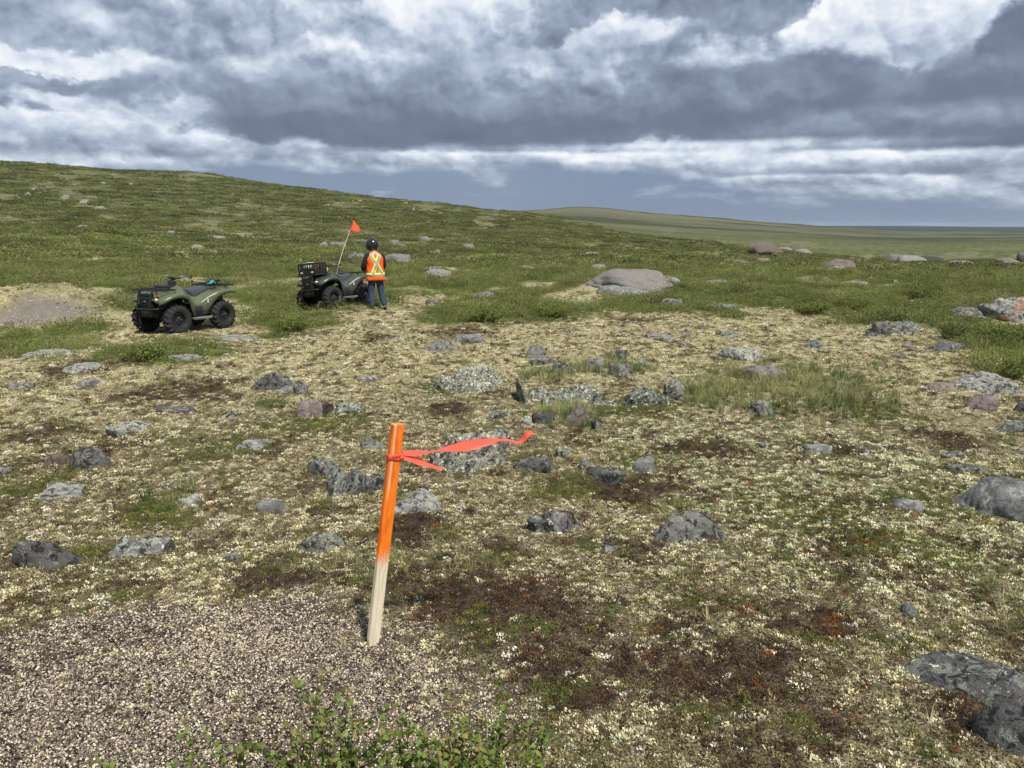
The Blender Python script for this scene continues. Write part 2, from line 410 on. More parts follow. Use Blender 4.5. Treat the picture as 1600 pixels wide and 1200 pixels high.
class NT:
    """small node helper"""
    def __init__(s, name):
        s.m = bpy.data.materials.new(name); s.m.use_nodes = True
        s.N = s.m.node_tree.nodes; s.L = s.m.node_tree.links
        for n in list(s.N): s.N.remove(n)
        s.out = s.N.new('ShaderNodeOutputMaterial')
    def set(s, n, k, v):
        if v is None: return
        if hasattr(v, 'links'): s.L.new(v, n.inputs[k])
        else: n.inputs[k].default_value = v
    def math(s, op, a, b=None, c=None, clamp=False):
        n = s.N.new('ShaderNodeMath'); n.operation = op; n.use_clamp = clamp
        for i, v in enumerate((a, b, c)): s.set(n, i, v)
        return n.outputs[0]
    def vmath(s, op, a, b=None):
        n = s.N.new('ShaderNodeVectorMath'); n.operation = op
        for i, v in enumerate((a, b)): s.set(n, i, v)
        return n.outputs['Value'] if op in ('LENGTH', 'DOT_PRODUCT') else n.outputs[0]
    def mix(s, f, a, b, mode='MIX'):
        n = s.N.new('ShaderNodeMix'); n.data_type = 'RGBA'; n.blend_type = mode
        for i, v in zip((0, 6, 7), (f, a, b)):
            if isinstance(v, tuple) and len(v) == 3: v = (*v, 1)
            s.set(n, i, v)
        return n.outputs[2]
    def ramp(s, v, lo, hi, a=0.0, b=1.0):
        n = s.N.new('ShaderNodeMapRange'); n.interpolation_type = 'SMOOTHSTEP'
        for k, q in zip(('Value', 'From Min', 'From Max', 'To Min', 'To Max'), (v, lo, hi, a, b)): s.set(n, k, q)
        return n.outputs['Result']
    def noise(s, vec, scale, detail=4, rough=0.55, dist=0.0):
        n = s.N.new('ShaderNodeTexNoise'); s.set(n, 'Vector', vec); s.set(n, 'Scale', scale)
        s.set(n, 'Detail', detail); s.set(n, 'Roughness', rough); s.set(n, 'Distortion', dist)
        return n
    def vor(s, vec, scale, feature='F1', rand=1.0):
        n = s.N.new('ShaderNodeTexVoronoi'); n.feature = feature; s.set(n, 'Vector', vec); s.set(n, 'Scale', scale); s.set(n, 'Randomness', rand)
        return n
    def attr(s, name, typ='GEOMETRY'):
        n = s.N.new('ShaderNodeAttribute'); n.attribute_name = name; n.attribute_type = typ; return n
    def coord(s, k='Object'): return s.N.new('ShaderNodeTexCoord').outputs[k]
    def bump(s, h, strength=0.5, dist=0.02, normal=None):
        n = s.N.new('ShaderNodeBump'); s.set(n, 'Height', h); s.set(n, 'Strength', strength); s.set(n, 'Distance', dist); s.set(n, 'Normal', normal)
        return n.outputs[0]
    def bsdf(s, color, rough=0.8, metal=0.0, normal=None, spec=0.3, **kw):
        n = s.N.new('ShaderNodeBsdfPrincipled')
        if isinstance(color, tuple) and len(color) == 3: color = (*color, 1)
        s.set(n, 'Base Color', color); s.set(n, 'Roughness', rough); s.set(n, 'Metallic', metal); s.set(n, 'Normal', normal)
        s.set(n, 'Specular IOR Level', spec)
        for k, v in kw.items(): s.set(n, k, v)
        s.L.new(n.outputs[0], s.out.inputs[0]); return n
    def leaf(s, color, trans=0.25, rough=0.7):
        d = s.bsdf(color, rough, spec=0.25)
        t = s.N.new('ShaderNodeBsdfTranslucent'); s.set(t, 'Color', color)
        m = s.N.new('ShaderNodeMixShader'); m.inputs[0].default_value = trans
        s.L.new(d.outputs[0], m.inputs[1]); s.L.new(t.outputs[0], m.inputs[2]); s.L.new(m.outputs[0], s.out.inputs[0])
        return m

# ------------------------------------------------------------------ ground material
def ground_mat():
    t = NT('tundra ground'); P = t.coord('Object')
    g = t.attr('m_green').outputs['Fac']; p = t.attr('m_gravel').outputs['Fac']; dk = t.attr('m_dark').outputs['Fac']; ms = t.attr('m_moss').outputs['Fac']; far = t.attr('m_far').outputs['Fac']
    fine = t.noise(P, 90, 3, 0.6).outputs[0]; mid = t.noise(P, 14, 4, 0.6).outputs[0]; wide = t.noise(P, 1.3, 4, 0.6).outputs[0]
    soil = t.mix(t.ramp(fine, 0.35, 0.65), (0.022, 0.016, 0.011), (0.13, 0.105, 0.065))
    tan = t.mix(t.ramp(mid, 0.35, 0.65), (0.34, 0.29, 0.165), (0.17, 0.155, 0.07))
    fspk = t.ramp(t.noise(P, 38, 2, 0.6).outputs[0], 0.50, 0.66)
    tan = t.mix(fspk, tan, (0.52, 0.47, 0.31))
    soil = t.mix(t.math('MULTIPLY', t.ramp(fine, 0.4, 0.6), 0.55), soil, tan)
    midr = t.attr('m_mid').outputs['Fac']
    base = t.mix(midr, soil, tan)
    drk = t.mix(t.ramp(fine, 0.4, 0.65), (0.026, 0.018, 0.013), (0.085, 0.052, 0.033))
    base = t.mix(t.math('MULTIPLY', dk, 0.92), base, drk)
    mo = t.mix(t.ramp(mid, 0.4, 0.6), (0.035, 0.045, 0.013), (0.075, 0.082, 0.022))
    base = t.mix(t.math('MULTIPLY', ms, 0.8), base, mo)
    gr = t.mix(t.ramp(t.noise(P, 3.5, 4, 0.65).outputs[0], 0.35, 0.65), (0.040, 0.056, 0.016), (0.11, 0.13, 0.036))
    # far hillsides: broad variation of shrub, dry sedge and stone
    P2 = t.vmath('MULTIPLY', P, (0.02, 0.05, 0.02))
    fn = t.noise(P2, 1.0, 8, 0.62, 0.4).outputs[0]
    fn2 = t.noise(P, 0.22, 6, 0.65).outputs[0]
    farc = t.mix(t.ramp(fn2, 0.36, 0.62), (0.050, 0.068, 0.024), (0.125, 0.135, 0.055))
    farc = t.mix(t.ramp(fn, 0.54, 0.80), farc, (0.15, 0.145, 0.078))
    gr = t.mix(far, gr, farc)
    base = t.mix(far, base, t.mix(t.ramp(fn2, 0.4, 0.6), (0.10, 0.105, 0.048), (0.19, 0.175, 0.098)))
    base = t.mix(g, base, gr)
    P3 = t.vmath('MULTIPLY', P, (0.0016, 0.0060, 0.002))
    vn = t.noise(P3, 1.0, 8, 0.65, 0.6).outputs[0]
    vfar = t.attr('m_vfar').outputs['Fac']
    plain = t.mix(t.ramp(vn, 0.42, 0.60), (0.046, 0.056, 0.029), (0.118, 0.118, 0.068))
    base = t.mix(vfar, base, plain)
    base = t.mix(t.attr('m_edge').outputs['Fac'], base, (0.022, 0.032, 0.026))  # dark vegetated land past the plain, cloud shadow put into its colour
    peb = t.vor(P, 95).outputs['Color']
    sp = t.N.new('ShaderNodeSeparateColor'); t.L.new(peb, sp.inputs[0])
    pc = t.mix(t.ramp(sp.outputs[0], 0.3, 0.9), (0.024, 0.018, 0.014), (0.15, 0.122, 0.092))
    pfar = t.mix(t.noise(P, 5, 4).outputs[0], (0.125, 0.112, 0.095), (0.215, 0.195, 0.165))
    pc = t.mix(midr, pc, pfar)
    base = t.mix(p, base, pc)
    h = t.math('ADD', t.math('MULTIPLY', fine, 0.5), mid)
    nb = t.bump(h, 0.9, 0.03)
    # shrub relief on the far slopes
    nf = t.N.new('ShaderNodeBump'); t.set(nf, 'Height', t.noise(P, 0.9, 5, 0.65).outputs[0]); t.set(nf, 'Distance', 1.2); t.set(nf, 'Strength', t.math('MULTIPLY', far, 0.7)); t.set(nf, 'Normal', nb)
    t.bsdf(base, 0.95, normal=nf.outputs[0], spec=0.1)
    return t.m
def build_ground():
    azs = np.concatenate([np.arange(-180, -46, 3.0), np.arange(-45, 45.001, 0.09), np.arange(48, 180.001, 3.0)])
    azs = np.radians(azs)
    rs = np.concatenate([[0.0], np.exp(np.linspace(math.log(0.5), math.log(1.7), 14)), np.exp(np.linspace(math.log(1.75), math.log(40), 420)),
                         np.exp(np.linspace(math.log(40.5), math.log(600), 330)), np.exp(np.linspace(math.log(610), math.log(12000), 90)), [13000, 14000]])
    A, Rr = np.meshgrid(azs, rs)
    X = Rr*np.sin(A); Y = Rr*np.cos(A)
    Z = H(X, Y)
    Z[-2:] = np.minimum(Z[-2:], -60)
    xf, yf = X.ravel(), Y.ravel()
    M = masks(xf, yf)
    Zf = Z.ravel()
    r = np.hypot(xf, yf)
    # cover height: low shrub stands above the bare ground, mats swell a little
    Zf = Zf+0.02*fbm(xf*9, yf*9, 101, 2)*sstep(2, 3, r)*(1-sstep(14, 25, r))*(1-M['gravel'])
    Zf = Zf+M['green']*(1-sstep(200, 800, r))*(0.04+0.05*sstep(40, 90, r)*fbm(xf/1.2, yf/1.2, 103, 3)*2)
    nA, nR = len(azs), len(rs)
    i = np.arange(nR-1)[:, None]*nA; j = np.arange(nA-1)[None, :]
    q = np.stack([i+j, i+j+1, i+j+1+nA, i+j+nA], -1).reshape(-1, 4)
    V = np.stack([xf, yf, Zf], 1)
    me = mesh_np('ground', V, q[:, ::-1])
    for k in ('green', 'gravel', 'dark', 'moss'):
        a = me.attributes.new('m_'+k, 'FLOAT', 'POINT'); a.data.foreach_set('value', M[k].astype(np.float32))
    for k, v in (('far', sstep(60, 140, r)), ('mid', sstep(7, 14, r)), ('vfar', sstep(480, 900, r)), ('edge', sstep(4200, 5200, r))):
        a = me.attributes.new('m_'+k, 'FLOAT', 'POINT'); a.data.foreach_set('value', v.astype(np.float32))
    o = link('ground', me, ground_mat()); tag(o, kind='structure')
    return o
GROUND = build_ground()

# ------------------------------------------------------------------ clump meshes (never linked on their own, only instanced)
def diamonds(base, dirv, length, width, bend=0.0, rs=None):
    """arrays -> diamond leaves: base (n,3), dirv (n,3) unit, length (n,), width (n,)"""
    n = len(base); rnd = rs.normal(size=(n, 3)); side = np.cross(dirv, rnd); side /= np.linalg.norm(side, axis=1)[:, None]+1e-9
    mid = base+dirv*(length*0.5)[:, None]; tip = base+dirv*length[:, None]; tip[:, 2] -= bend*length
    V = np.stack([base, mid+side*(width*0.5)[:, None], tip, mid-side*(width*0.5)[:, None]], 1).reshape(-1, 3)
    F = np.arange(n*4).reshape(-1, 4)
    return V, F
def unit(a): return a/(np.linalg.norm(a, axis=1)[:, None]+1e-9)
def dome_clump(name, seed, n, R0, Hh, ln, wd, up=0.6, flat=0.0):
    rs = np.random.RandomState(seed)
    d = unit(rs.normal(size=(n, 3))); d[:, 2] = np.abs(d[:, 2])
    rad = rs.uniform(0.35, 1.0, n)**0.6
    p = d*rad[:, None]*np.array([R0, R0, Hh])
    lump = 1+0.35*np.sin(3*np.arctan2(d[:, 1], d[:, 0])+seed)
    p[:, :2] *= lump[:, None]
    v = unit(d*(1-up)+np.array([0, 0, up])+rs.normal(size=(n, 3))*0.45)
    V, F = diamonds(p, v, rs.uniform(0.6, 1.3, n)*ln, rs.uniform(0.7, 1.3, n)*wd, rs=rs)
    return mesh_np(name, V, F, smooth=False)
def pebble(name, seed):
    rs = np.random.RandomState(seed); bm = bmesh.new(); bmesh.ops.create_icosphere(bm, subdivisions=1, radius=0.5)
    for v in bm.verts: v.co *= rs.uniform(0.72, 1.1)
    for v in bm.verts: v.co.z *= 0.75
    me = bpy.data.meshes.new(name); bm.to_mesh(me); bm.free()
    return me
def blades(name, seed, n, R0, L, wd, curl, spread=0.5):
    rs = np.random.RandomState(seed); V = []; F = []
    for i in range(n):
        a = rs.uniform(0, 2*math.pi); r0 = R0*rs.uniform(0, 1)**0.7
        b = np.array([math.cos(a)*r0, math.sin(a)*r0, -0.01]); l = L*rs.uniform(0.45, 1.1)
        da = a+rs.normal()*0.9; lean = rs.uniform(0.1, 1.0)*spread
        d = np.array([math.cos(da)*lean, math.sin(da)*lean, 1.0]); d /= np.linalg.norm(d)
        s = np.array([-math.sin(da), math.cos(da), 0]); w = wd*rs.uniform(0.7, 1.2); cu = curl*rs.uniform(0.4, 1.5)
        p = b.copy(); k0 = len(V); seg = 4
        for j in range(seg+1):
            ww = w*(1-(j/seg)**1.6)*0.5+0.0002
            V.append(p-s*ww); V.append(p+s*ww)
            p = p+d*l/seg; d = d+np.array([math.cos(da), math.sin(da), -0.9])*cu/seg; d /= np.linalg.norm(d)
        for j in range(seg): F.append([k0+2*j, k0+2*j+1, k0+2*j+3, k0+2*j+2])
    return mesh_np(name, np.array(V), np.array(F), smooth=True)
def shrub_clump(name, seed, nst, R0, Hh, leaf, perst=14, lift=0.55):
    """low willow / dwarf birch: leaning twigs with leaves along them"""
    rs = np.random.RandomState(seed); B = []; D = []; Ls = []; W = []
    for i in range(nst):
        a = rs.uniform(0, 2*math.pi); r0 = R0*math.sqrt(rs.uniform(0, 1))
        p0 = np.array([math.cos(a)*r0, math.sin(a)*r0, 0])
        h = Hh*(1-0.55*(r0/R0)**2)*rs.uniform(0.7, 1.15)
        d = np.array([math.cos(a)*0.35*r0/R0+rs.normal()*0.25, math.sin(a)*0.35*r0/R0+rs.normal()*0.25, 1.0])
        for j in range(perst):
            t = rs.uniform(lift-0.45, 1.0)
            q = p0+d*h*t
            lv = np.array([rs.normal(), rs.normal(), rs.uniform(0.0, 1.3)])
            B.append(q); D.append(lv); Ls.append(leaf*rs.uniform(0.7, 1.3)); W.append(leaf*rs.uniform(0.55, 0.9))
    V, F = diamonds(np.array(B), unit(np.array(D)), np.array(Ls), np.array(W), rs=rs)
    return mesh_np(name, V, F, smooth=False)

def tint_mat(name, trans=0.2, rough=0.8, vary=0.35):
    t = NT(name); c = t.attr('tint', 'INSTANCER').outputs['Color']
    n = t.N.new('ShaderNodeNewGeometry').outputs['Random Per Island']
    k = t.math('ADD', t.math('MULTIPLY', n, vary*2), 1-vary)
    c2 = t.vmath('MULTIPLY', c, t.combine(k)) if hasattr(t, 'combine') else None
    if c2 is None:
        cb = t.N.new('ShaderNodeCombineXYZ'); [t.set(cb, i, k) for i in range(3)]
        c2 = t.vmath('MULTIPLY', c, cb.outputs[0])
    if trans > 0: t.leaf(c2, trans, rough)
    else: t.bsdf(c2, rough, spec=0.25)
    return t.m

def scatter(name, label, cat, pts, rotz, scale, tint, variants, mat, tilt=None, group=None):
    """one stuff object: points that carry instances of a few clump meshes"""
    src = bpy.data.collections.new(name+' pieces')
    for i, me in enumerate(variants):
        me.materials.append(mat); src.objects.link(bpy.data.objects.new('%s_piece_%02d' % (name, i), me))
    n = len(pts); me = mesh_np(name, pts)
    rs = np.random.RandomState(n)
    rot = np.zeros((n, 3), np.float32); rot[:, 2] = rotz
    if tilt is not None: rot[:, :2] = rs.normal(size=(n, 2))*tilt
    def put(k, typ, arr, field):
        a = me.attributes.new(k, typ, 'POINT'); a.data.foreach_set(field, np.ascontiguousarray(arr).ravel())
    put('rot', 'FLOAT_VECTOR', rot, 'vector')
    put('scl', 'FLOAT_VECTOR', scale.astype(np.float32), 'vector')
    put('pick', 'INT', rs.randint(0, len(variants), n).astype(np.int32), 'value')
    tc = np.ones((n, 4), np.float32); tc[:, :3] = tint
    put('tint', 'FLOAT_COLOR', tc, 'color')
    o = link(name, me)
    ng = bpy.data.node_groups.new(name+' scatter', 'GeometryNodeTree')
    ng.interface.new_socket('Geometry', in_out='INPUT', socket_type='NodeSocketGeometry')
    ng.interface.new_socket('Geometry', in_out='OUTPUT', socket_type='NodeSocketGeometry')
    N = ng.nodes; L = ng.links
    gi = N.new('NodeGroupInput'); go = N.new('NodeGroupOutput')
    ci = N.new('GeometryNodeCollectionInfo'); ci.inputs['Collection'].default_value = src
    ci.inputs['Separate Children'].default_value = True; ci.inputs['Reset Children'].default_value = True
    ip = N.new('GeometryNodeInstanceOnPoints'); ip.inputs['Pick Instance'].default_value = True
    def att(k, dt):
        a = N.new('GeometryNodeInputNamedAttribute'); a.data_type = dt; a.inputs['Name'].default_value = k
        return [s for s in a.outputs if s.enabled and s.name == 'Attribute'][0]
    e2r = N.new('FunctionNodeEulerToRotation'); L.new(att('rot', 'FLOAT_VECTOR'), e2r.inputs[0])
    L.new(gi.outputs[0], ip.inputs['Points']); L.new(ci.outputs[0], ip.inputs['Instance'])
    L.new(att('pick', 'INT'), ip.inputs['Instance Index']); L.new(e2r.outputs[0], ip.inputs['Rotation'])
    L.new(att('scl', 'FLOAT_VECTOR'), ip.inputs['Scale']); L.new(ip.outputs[0], go.inputs[0])
    m = o.modifiers.new('scatter', 'NODES'); m.node_group = ng
    tag(o, label, cat, group, 'stuff')
    return o

def spread(seed, r1, r2, dens, azlim=42, azn=None):
    """random ground positions between two distances, dens per square metre"""
    rs = np.random.RandomState(seed); a = R(azlim)
    n = int((r2*r2-r1*r1)*a*dens)
    r = np.sqrt(rs.uniform(r1*r1, r2*r2, n)); az = rs.uniform(-a, a, n)
    return r*np.sin(az), r*np.cos(az), rs
def cat_(L): return [np.concatenate([l[i] for l in L]) for i in range(len(L[0]))]
def pick_color(rs, n, pal, w, jit=0.12):
    pal = np.array(pal); k = rs.choice(len(pal), n, p=np.array(w)/sum(w))
    c = pal[k]*(1+rs.normal(size=(n, 1))*jit)
    return np.clip(c, 0.005, 0.95)
ROCK_FOOT = []      # x, y, half width, half depth, rotation: plants keep out of these
def off_rocks(x, y):
    ok = np.ones(len(x), bool)
    for (cx, cy, a, b, th) in ROCK_FOOT:
        near = np.abs(x-cx)+np.abs(y-cy) < (a+b)*1.6
        if not near.any(): continue
        dx = x[near]-cx; dy = y[near]-cy
        u = (dx*math.cos(th)+dy*math.sin(th))/a; v = (-dx*math.sin(th)+dy*math.cos(th))/b
        ok[near] &= (u*u+v*v) > 0.58
    return ok

# ------------------------------------------------------------------ rocks
def rock_mat(name, base, dark, lich, cream, scale=1.0, orange=0.0):
    t = NT(name); oi = t.N.new('ShaderNodeObjectInfo')
    P = t.vmath('MULTIPLY', t.N.new('ShaderNodeNewGeometry').outputs['Position'], (4.0, 4.0, 4.6))
    al = oi.outputs['Alpha']
    n1 = t.noise(P, 2.6*scale, 6, 0.62, 0.3).outputs[0]; n2 = t.noise(P, 4.2*scale, 9, 0.70, 0.8).outputs[0]; n3 = t.noise(P, 34*scale, 5, 0.65).outputs[0]
    n4 = t.noise(P, 3.0*scale, 9, 0.70, 1.0).outputs[0]; n5 = t.noise(t.vmath('ADD', P, (5.0, 3.0, 1.0)), 6.0*scale, 9, 0.74, 0.6).outputs[0]
    c = t.mix(t.ramp(n1, 0.38, 0.62), base, tuple(x*0.66 for x in base))
    c = t.mix(t.math('MULTIPLY', t.ramp(n3, 0.48, 0.62), 0.55), c, tuple(min(x*1.8, 0.8) for x in base))
    # grey green crustose patches, then black ones, then small cream ones
    thr = t.math('SUBTRACT', 0.60, t.math('MULTIPLY', al, 0.12))
    l = t.ramp(t.math('ADD', n4, t.math('MULTIPLY', t.math('SUBTRACT', n3, 0.5), 0.16)), thr, t.math('ADD', thr, 0.02))
    c = t.mix(t.math('MULTIPLY', l, 0.85), c, t.mix(t.ramp(n3, 0.4, 0.6), tuple(x*0.72 for x in lich), lich))
    c = t.mix(t.ramp(t.math('ADD', n2, t.math('MULTIPLY', t.math('SUBTRACT', n3, 0.5), 0.30)), t.math('SUBTRACT', 0.545, t.math('MULTIPLY', al, 0.035)), 0.56), c, dark)
    thr2 = t.math('SUBTRACT', 0.70, t.math('MULTIPLY', al, 0.13))
    cw = t.ramp(n5, thr2, t.math('ADD', thr2, 0.02))
    c = t.mix(cw, c, cream)
    if orange > 0:
        o = t.ramp(t.noise(P, 1.1*scale, 6, 0.65, 0.8).outputs[0], 0.66-orange*0.12, 0.70-orange*0.12)
        c = t.mix(t.math('MULTIPLY', o, 0.8), c, (0.28, 0.12, 0.045))
    c = t.mix(1.0, c, oi.outputs['Color'], 'MULTIPLY')
    h = t.math('ADD', t.math('MULTIPLY', n2, 0.6), t.math('MULTIPLY', n3, 0.35))
    h = t.math('ADD', h, t.math('MULTIPLY', cw, 0.10))
    t.bsdf(c, 0.9, normal=t.bump(h, 0.9, 0.025), spec=0.25)
    return t.m
RM = dict(
    mottled=rock_mat('mottled grey rock', (0.165, 0.16, 0.145), (0.028, 0.027, 0.026), (0.32, 0.34, 0.255), (0.66, 0.62, 0.47)),
    dark=rock_mat('dark rock', (0.10, 0.096, 0.092), (0.020, 0.019, 0.019), (0.24, 0.26, 0.215), (0.62, 0.59, 0.48)),
    smooth=rock_mat('smooth grey rock', (0.19, 0.19, 0.18), (0.10, 0.10, 0.10), (0.34, 0.36, 0.31), (0.40, 0.40, 0.35), 0.7),
    pale=rock_mat('pale lichened rock', (0.245, 0.24, 0.22), (0.055, 0.053, 0.05), (0.36, 0.37, 0.30), (0.58, 0.55, 0.45)),
    brown=rock_mat('brown rock', (0.22, 0.18, 0.15), (0.085, 0.068, 0.056), (0.30, 0.28, 0.23), (0.42, 0.38, 0.31)),
    orange=rock_mat('grey boulder with rusty lichen', (0.22, 0.21, 0.20), (0.07, 0.066, 0.064), (0.44, 0.45, 0.38), (0.52, 0.51, 0.45), 0.8, 1.0),
    gravelly=rock_mat('crumbling granite', (0.205, 0.19, 0.17), (0.115, 0.105, 0.09), (0.28, 0.26, 0.23), (0.34, 0.31, 0.27), 1.6),
)
def outcrop_mesh(name, seed, sub, lobes):
    rs = np.random.RandomState(seed+7); Vs = []; Fs = []; k = 0
    for i in range(lobes):
        me = rock_mesh(name+' lobe', seed+31*i, sub, 11, 'angular')
        V = np.empty(len(me.vertices)*3, np.float32); me.vertices.foreach_get('co', V); V = V.reshape(-1, 3)
        F = np.empty(len(me.loops), np.int32); me.loops.foreach_get('vertex_index', F); F = F.reshape(-1, 3)
        bpy.data.meshes.remove(me)
        cx = -1+2*(i+0.5)/lobes+rs.normal()*0.06; w = 2.1/lobes*rs.uniform(0.7, 1.4)
        a = rs.normal()*0.35; ca, sa = math.cos(a), math.sin(a)
        hz = rs.uniform(0.40, 1.0); dy = rs.uniform(0.7, 1.0)
        X = V[:, 0]*w; Z = V[:, 2]*hz
        Vs.append(np.stack([cx+X*ca-Z*sa*0.3, V[:, 1]*dy+rs.normal()*0.10, Z+X*sa*0.5], 1)); Fs.append(F+k); k += len(V)
    V = np.concatenate(Vs); V[:, 0] /= np.abs(V[:, 0]).max(); V[:, 2] /= V[:, 2].max()
    return mesh_np(name, V, None, np.concatenate(Fs))
def rock_mesh(name, seed, sub=4, facets=14, style='angular'):
    rs = np.random.RandomState(seed)
    bm = bmesh.new(); bmesh.ops.create_icosphere(bm, subdivisions=sub, radius=1.0)
    me = bpy.data.meshes.new(name); bm.to_mesh(me); bm.free()
    V = np.empty(len(me.vertices)*3, np.float32); me.vertices.foreach_get('co', V); V = V.reshape(-1, 3).astype(float)
    nrm = unit(rs.normal(size=(facets, 3))); nrm = np.vstack([nrm, [[0, 0, 1]]])
    hh = rs.uniform(0.5, 1.0, len(nrm)) if style != 'round' else rs.uniform(0.7, 1.0, len(nrm)); hh[-1] = rs.uniform(0.6, 0.95)
    dp = V@nrm.T
    k = {'angular': 26.0, 'round': 7.0, 'slab': 18.0}[style]
    q = np.where(dp > 1e-3, dp/hh, 0)
    rad = 1.0/np.power((q**k).sum(1)+1e-9, 1.0/k)
    rad = np.clip(rad, 0.3, 1.5); V = V*rad[:, None]
    ext = np.abs(V).max(0); V /= ext
    a, b = rs.uniform(0, 9, 2)
    am = {'angular': 0.055, 'round': 0.045, 'slab': 0.05}[style]
    n1 = gn3(V*1.7+a, seed); n2 = gn3(V*4.5+b, seed+3); n3 = gn3(V*11+b, seed+5); n4 = gn3(V*24, seed+8)
    crack = -np.abs(gn3(V*np.array([1.6, 1.6, 5.5])+b, seed+9))*0.10
    d = am*(2.4*n1+1.4*n2+0.8*n3+0.45*n4)+(crack*1.5 if style != 'round' else crack*0.15)
    V = V*(1+d)[:, None]
    tp = 1-(0.30 if style != 'slab' else 0.12)*np.clip(V[:, 2], 0, 1)**1.2; V[:, 0] *= tp; V[:, 1] *= tp
    me.vertices.foreach_set('co', V.astype(np.float32).ravel())
    me.polygons.foreach_set('use_smooth', np.ones(len(me.polygons), bool)); me.update()
    return me
def gn3(P, seed):
    return (gnoise(P[:, 0]+0.37*P[:, 2], P[:, 1]-0.53*P[:, 2], seed)+gnoise(P[:, 1]+0.41*P[:, 0]+7, P[:, 2]+0.29*P[:, 0], seed+50)+gnoise(P[:, 2]-0.31*P[:, 1]+3, P[:, 0]+0.47*P[:, 1], seed+90))/1.7
def v_at(p, py_target=None): pass
def add_rock(name, box, mat, label, style='angular', aspect=0.75, cat='rock', group=None, tint=(1, 1, 1), lich=0.5, yaw=None, tilt=(0, 0), seed=None, hmul=1.0, sink=0.30, lobes=0):
    x0, y0, x1, y1 = box; cx = (x0+x1)/2
    seed = seed or int(x0*7+y1*13)
    p0 = hit(cx, y1); r0 = math.hypot(p0[0], p0[1]); depthf = p0[1]*math.cos(PITCH)+(CAMH-p0[2])*math.sin(PITCH)
    W = (x1-x0)/FPX*depthf*1.04
    pb = hit(cx, y0+0.35*(y1-y0)); rb = math.hypot(pb[0], pb[1])
    D = max(min(aspect*W, rb-r0), 0.35*min(W, 2.0)*min(aspect, 1))
    d = ray(cx, y1); rc = r0+D/2*0.9
    c = np.array([d[0]*rc, d[1]*rc]); zg = float(H(c[0], c[1]))
    ztop = CAMH+(rc+0.12*D)*ray(cx, y0)[2]
    h = max(ztop-zg, 0.10*min(W, 1.2))*hmul
    h = min(h, 0.9*W)*(0.88 if y1 > 520 else 0.80)
    sub = 5 if (x1-x0) > 60 and y1 > 520 or (x1-x0) > 85 else (4 if (x1-x0) > 22 else 3)
    me = outcrop_mesh(name, seed, min(sub, 4), lobes) if lobes else rock_mesh(name, seed, sub, 9 if style != 'round' else 16, style)
    az = math.atan2(c[0], c[1])
    V = np.empty(len(me.vertices)*3, np.float32); me.vertices.foreach_get('co', V); V = V.reshape(-1, 3)
    V[:, 2] /= V[:, 2].max(); up_ = V[:, 2] > sink/(1+sink)+0.08
    for a_ in (0, 1):
        lo, hi = V[up_, a_].min(), V[up_, a_].max(); V[:, a_] = (V[:, a_]-(lo+hi)/2)*2/(hi-lo)
    me.vertices.foreach_set('co', V.ravel()); me.update()
    o = link(name, me, RM[mat])
    o.location = (c[0], c[1], zg-sink*h)
    o.scale = (W/2, D/2, h*(1+sink))
    rz = -az+(yaw or 0)
    o.rotation_euler = (R(tilt[0]), R(tilt[1]), rz)
    o.color = (*tint, lich)
    tag(o, label, cat, group)
    if y1 > 455: ROCK_FOOT.append((c[0], c[1], W/2, D/2, rz))
    return o

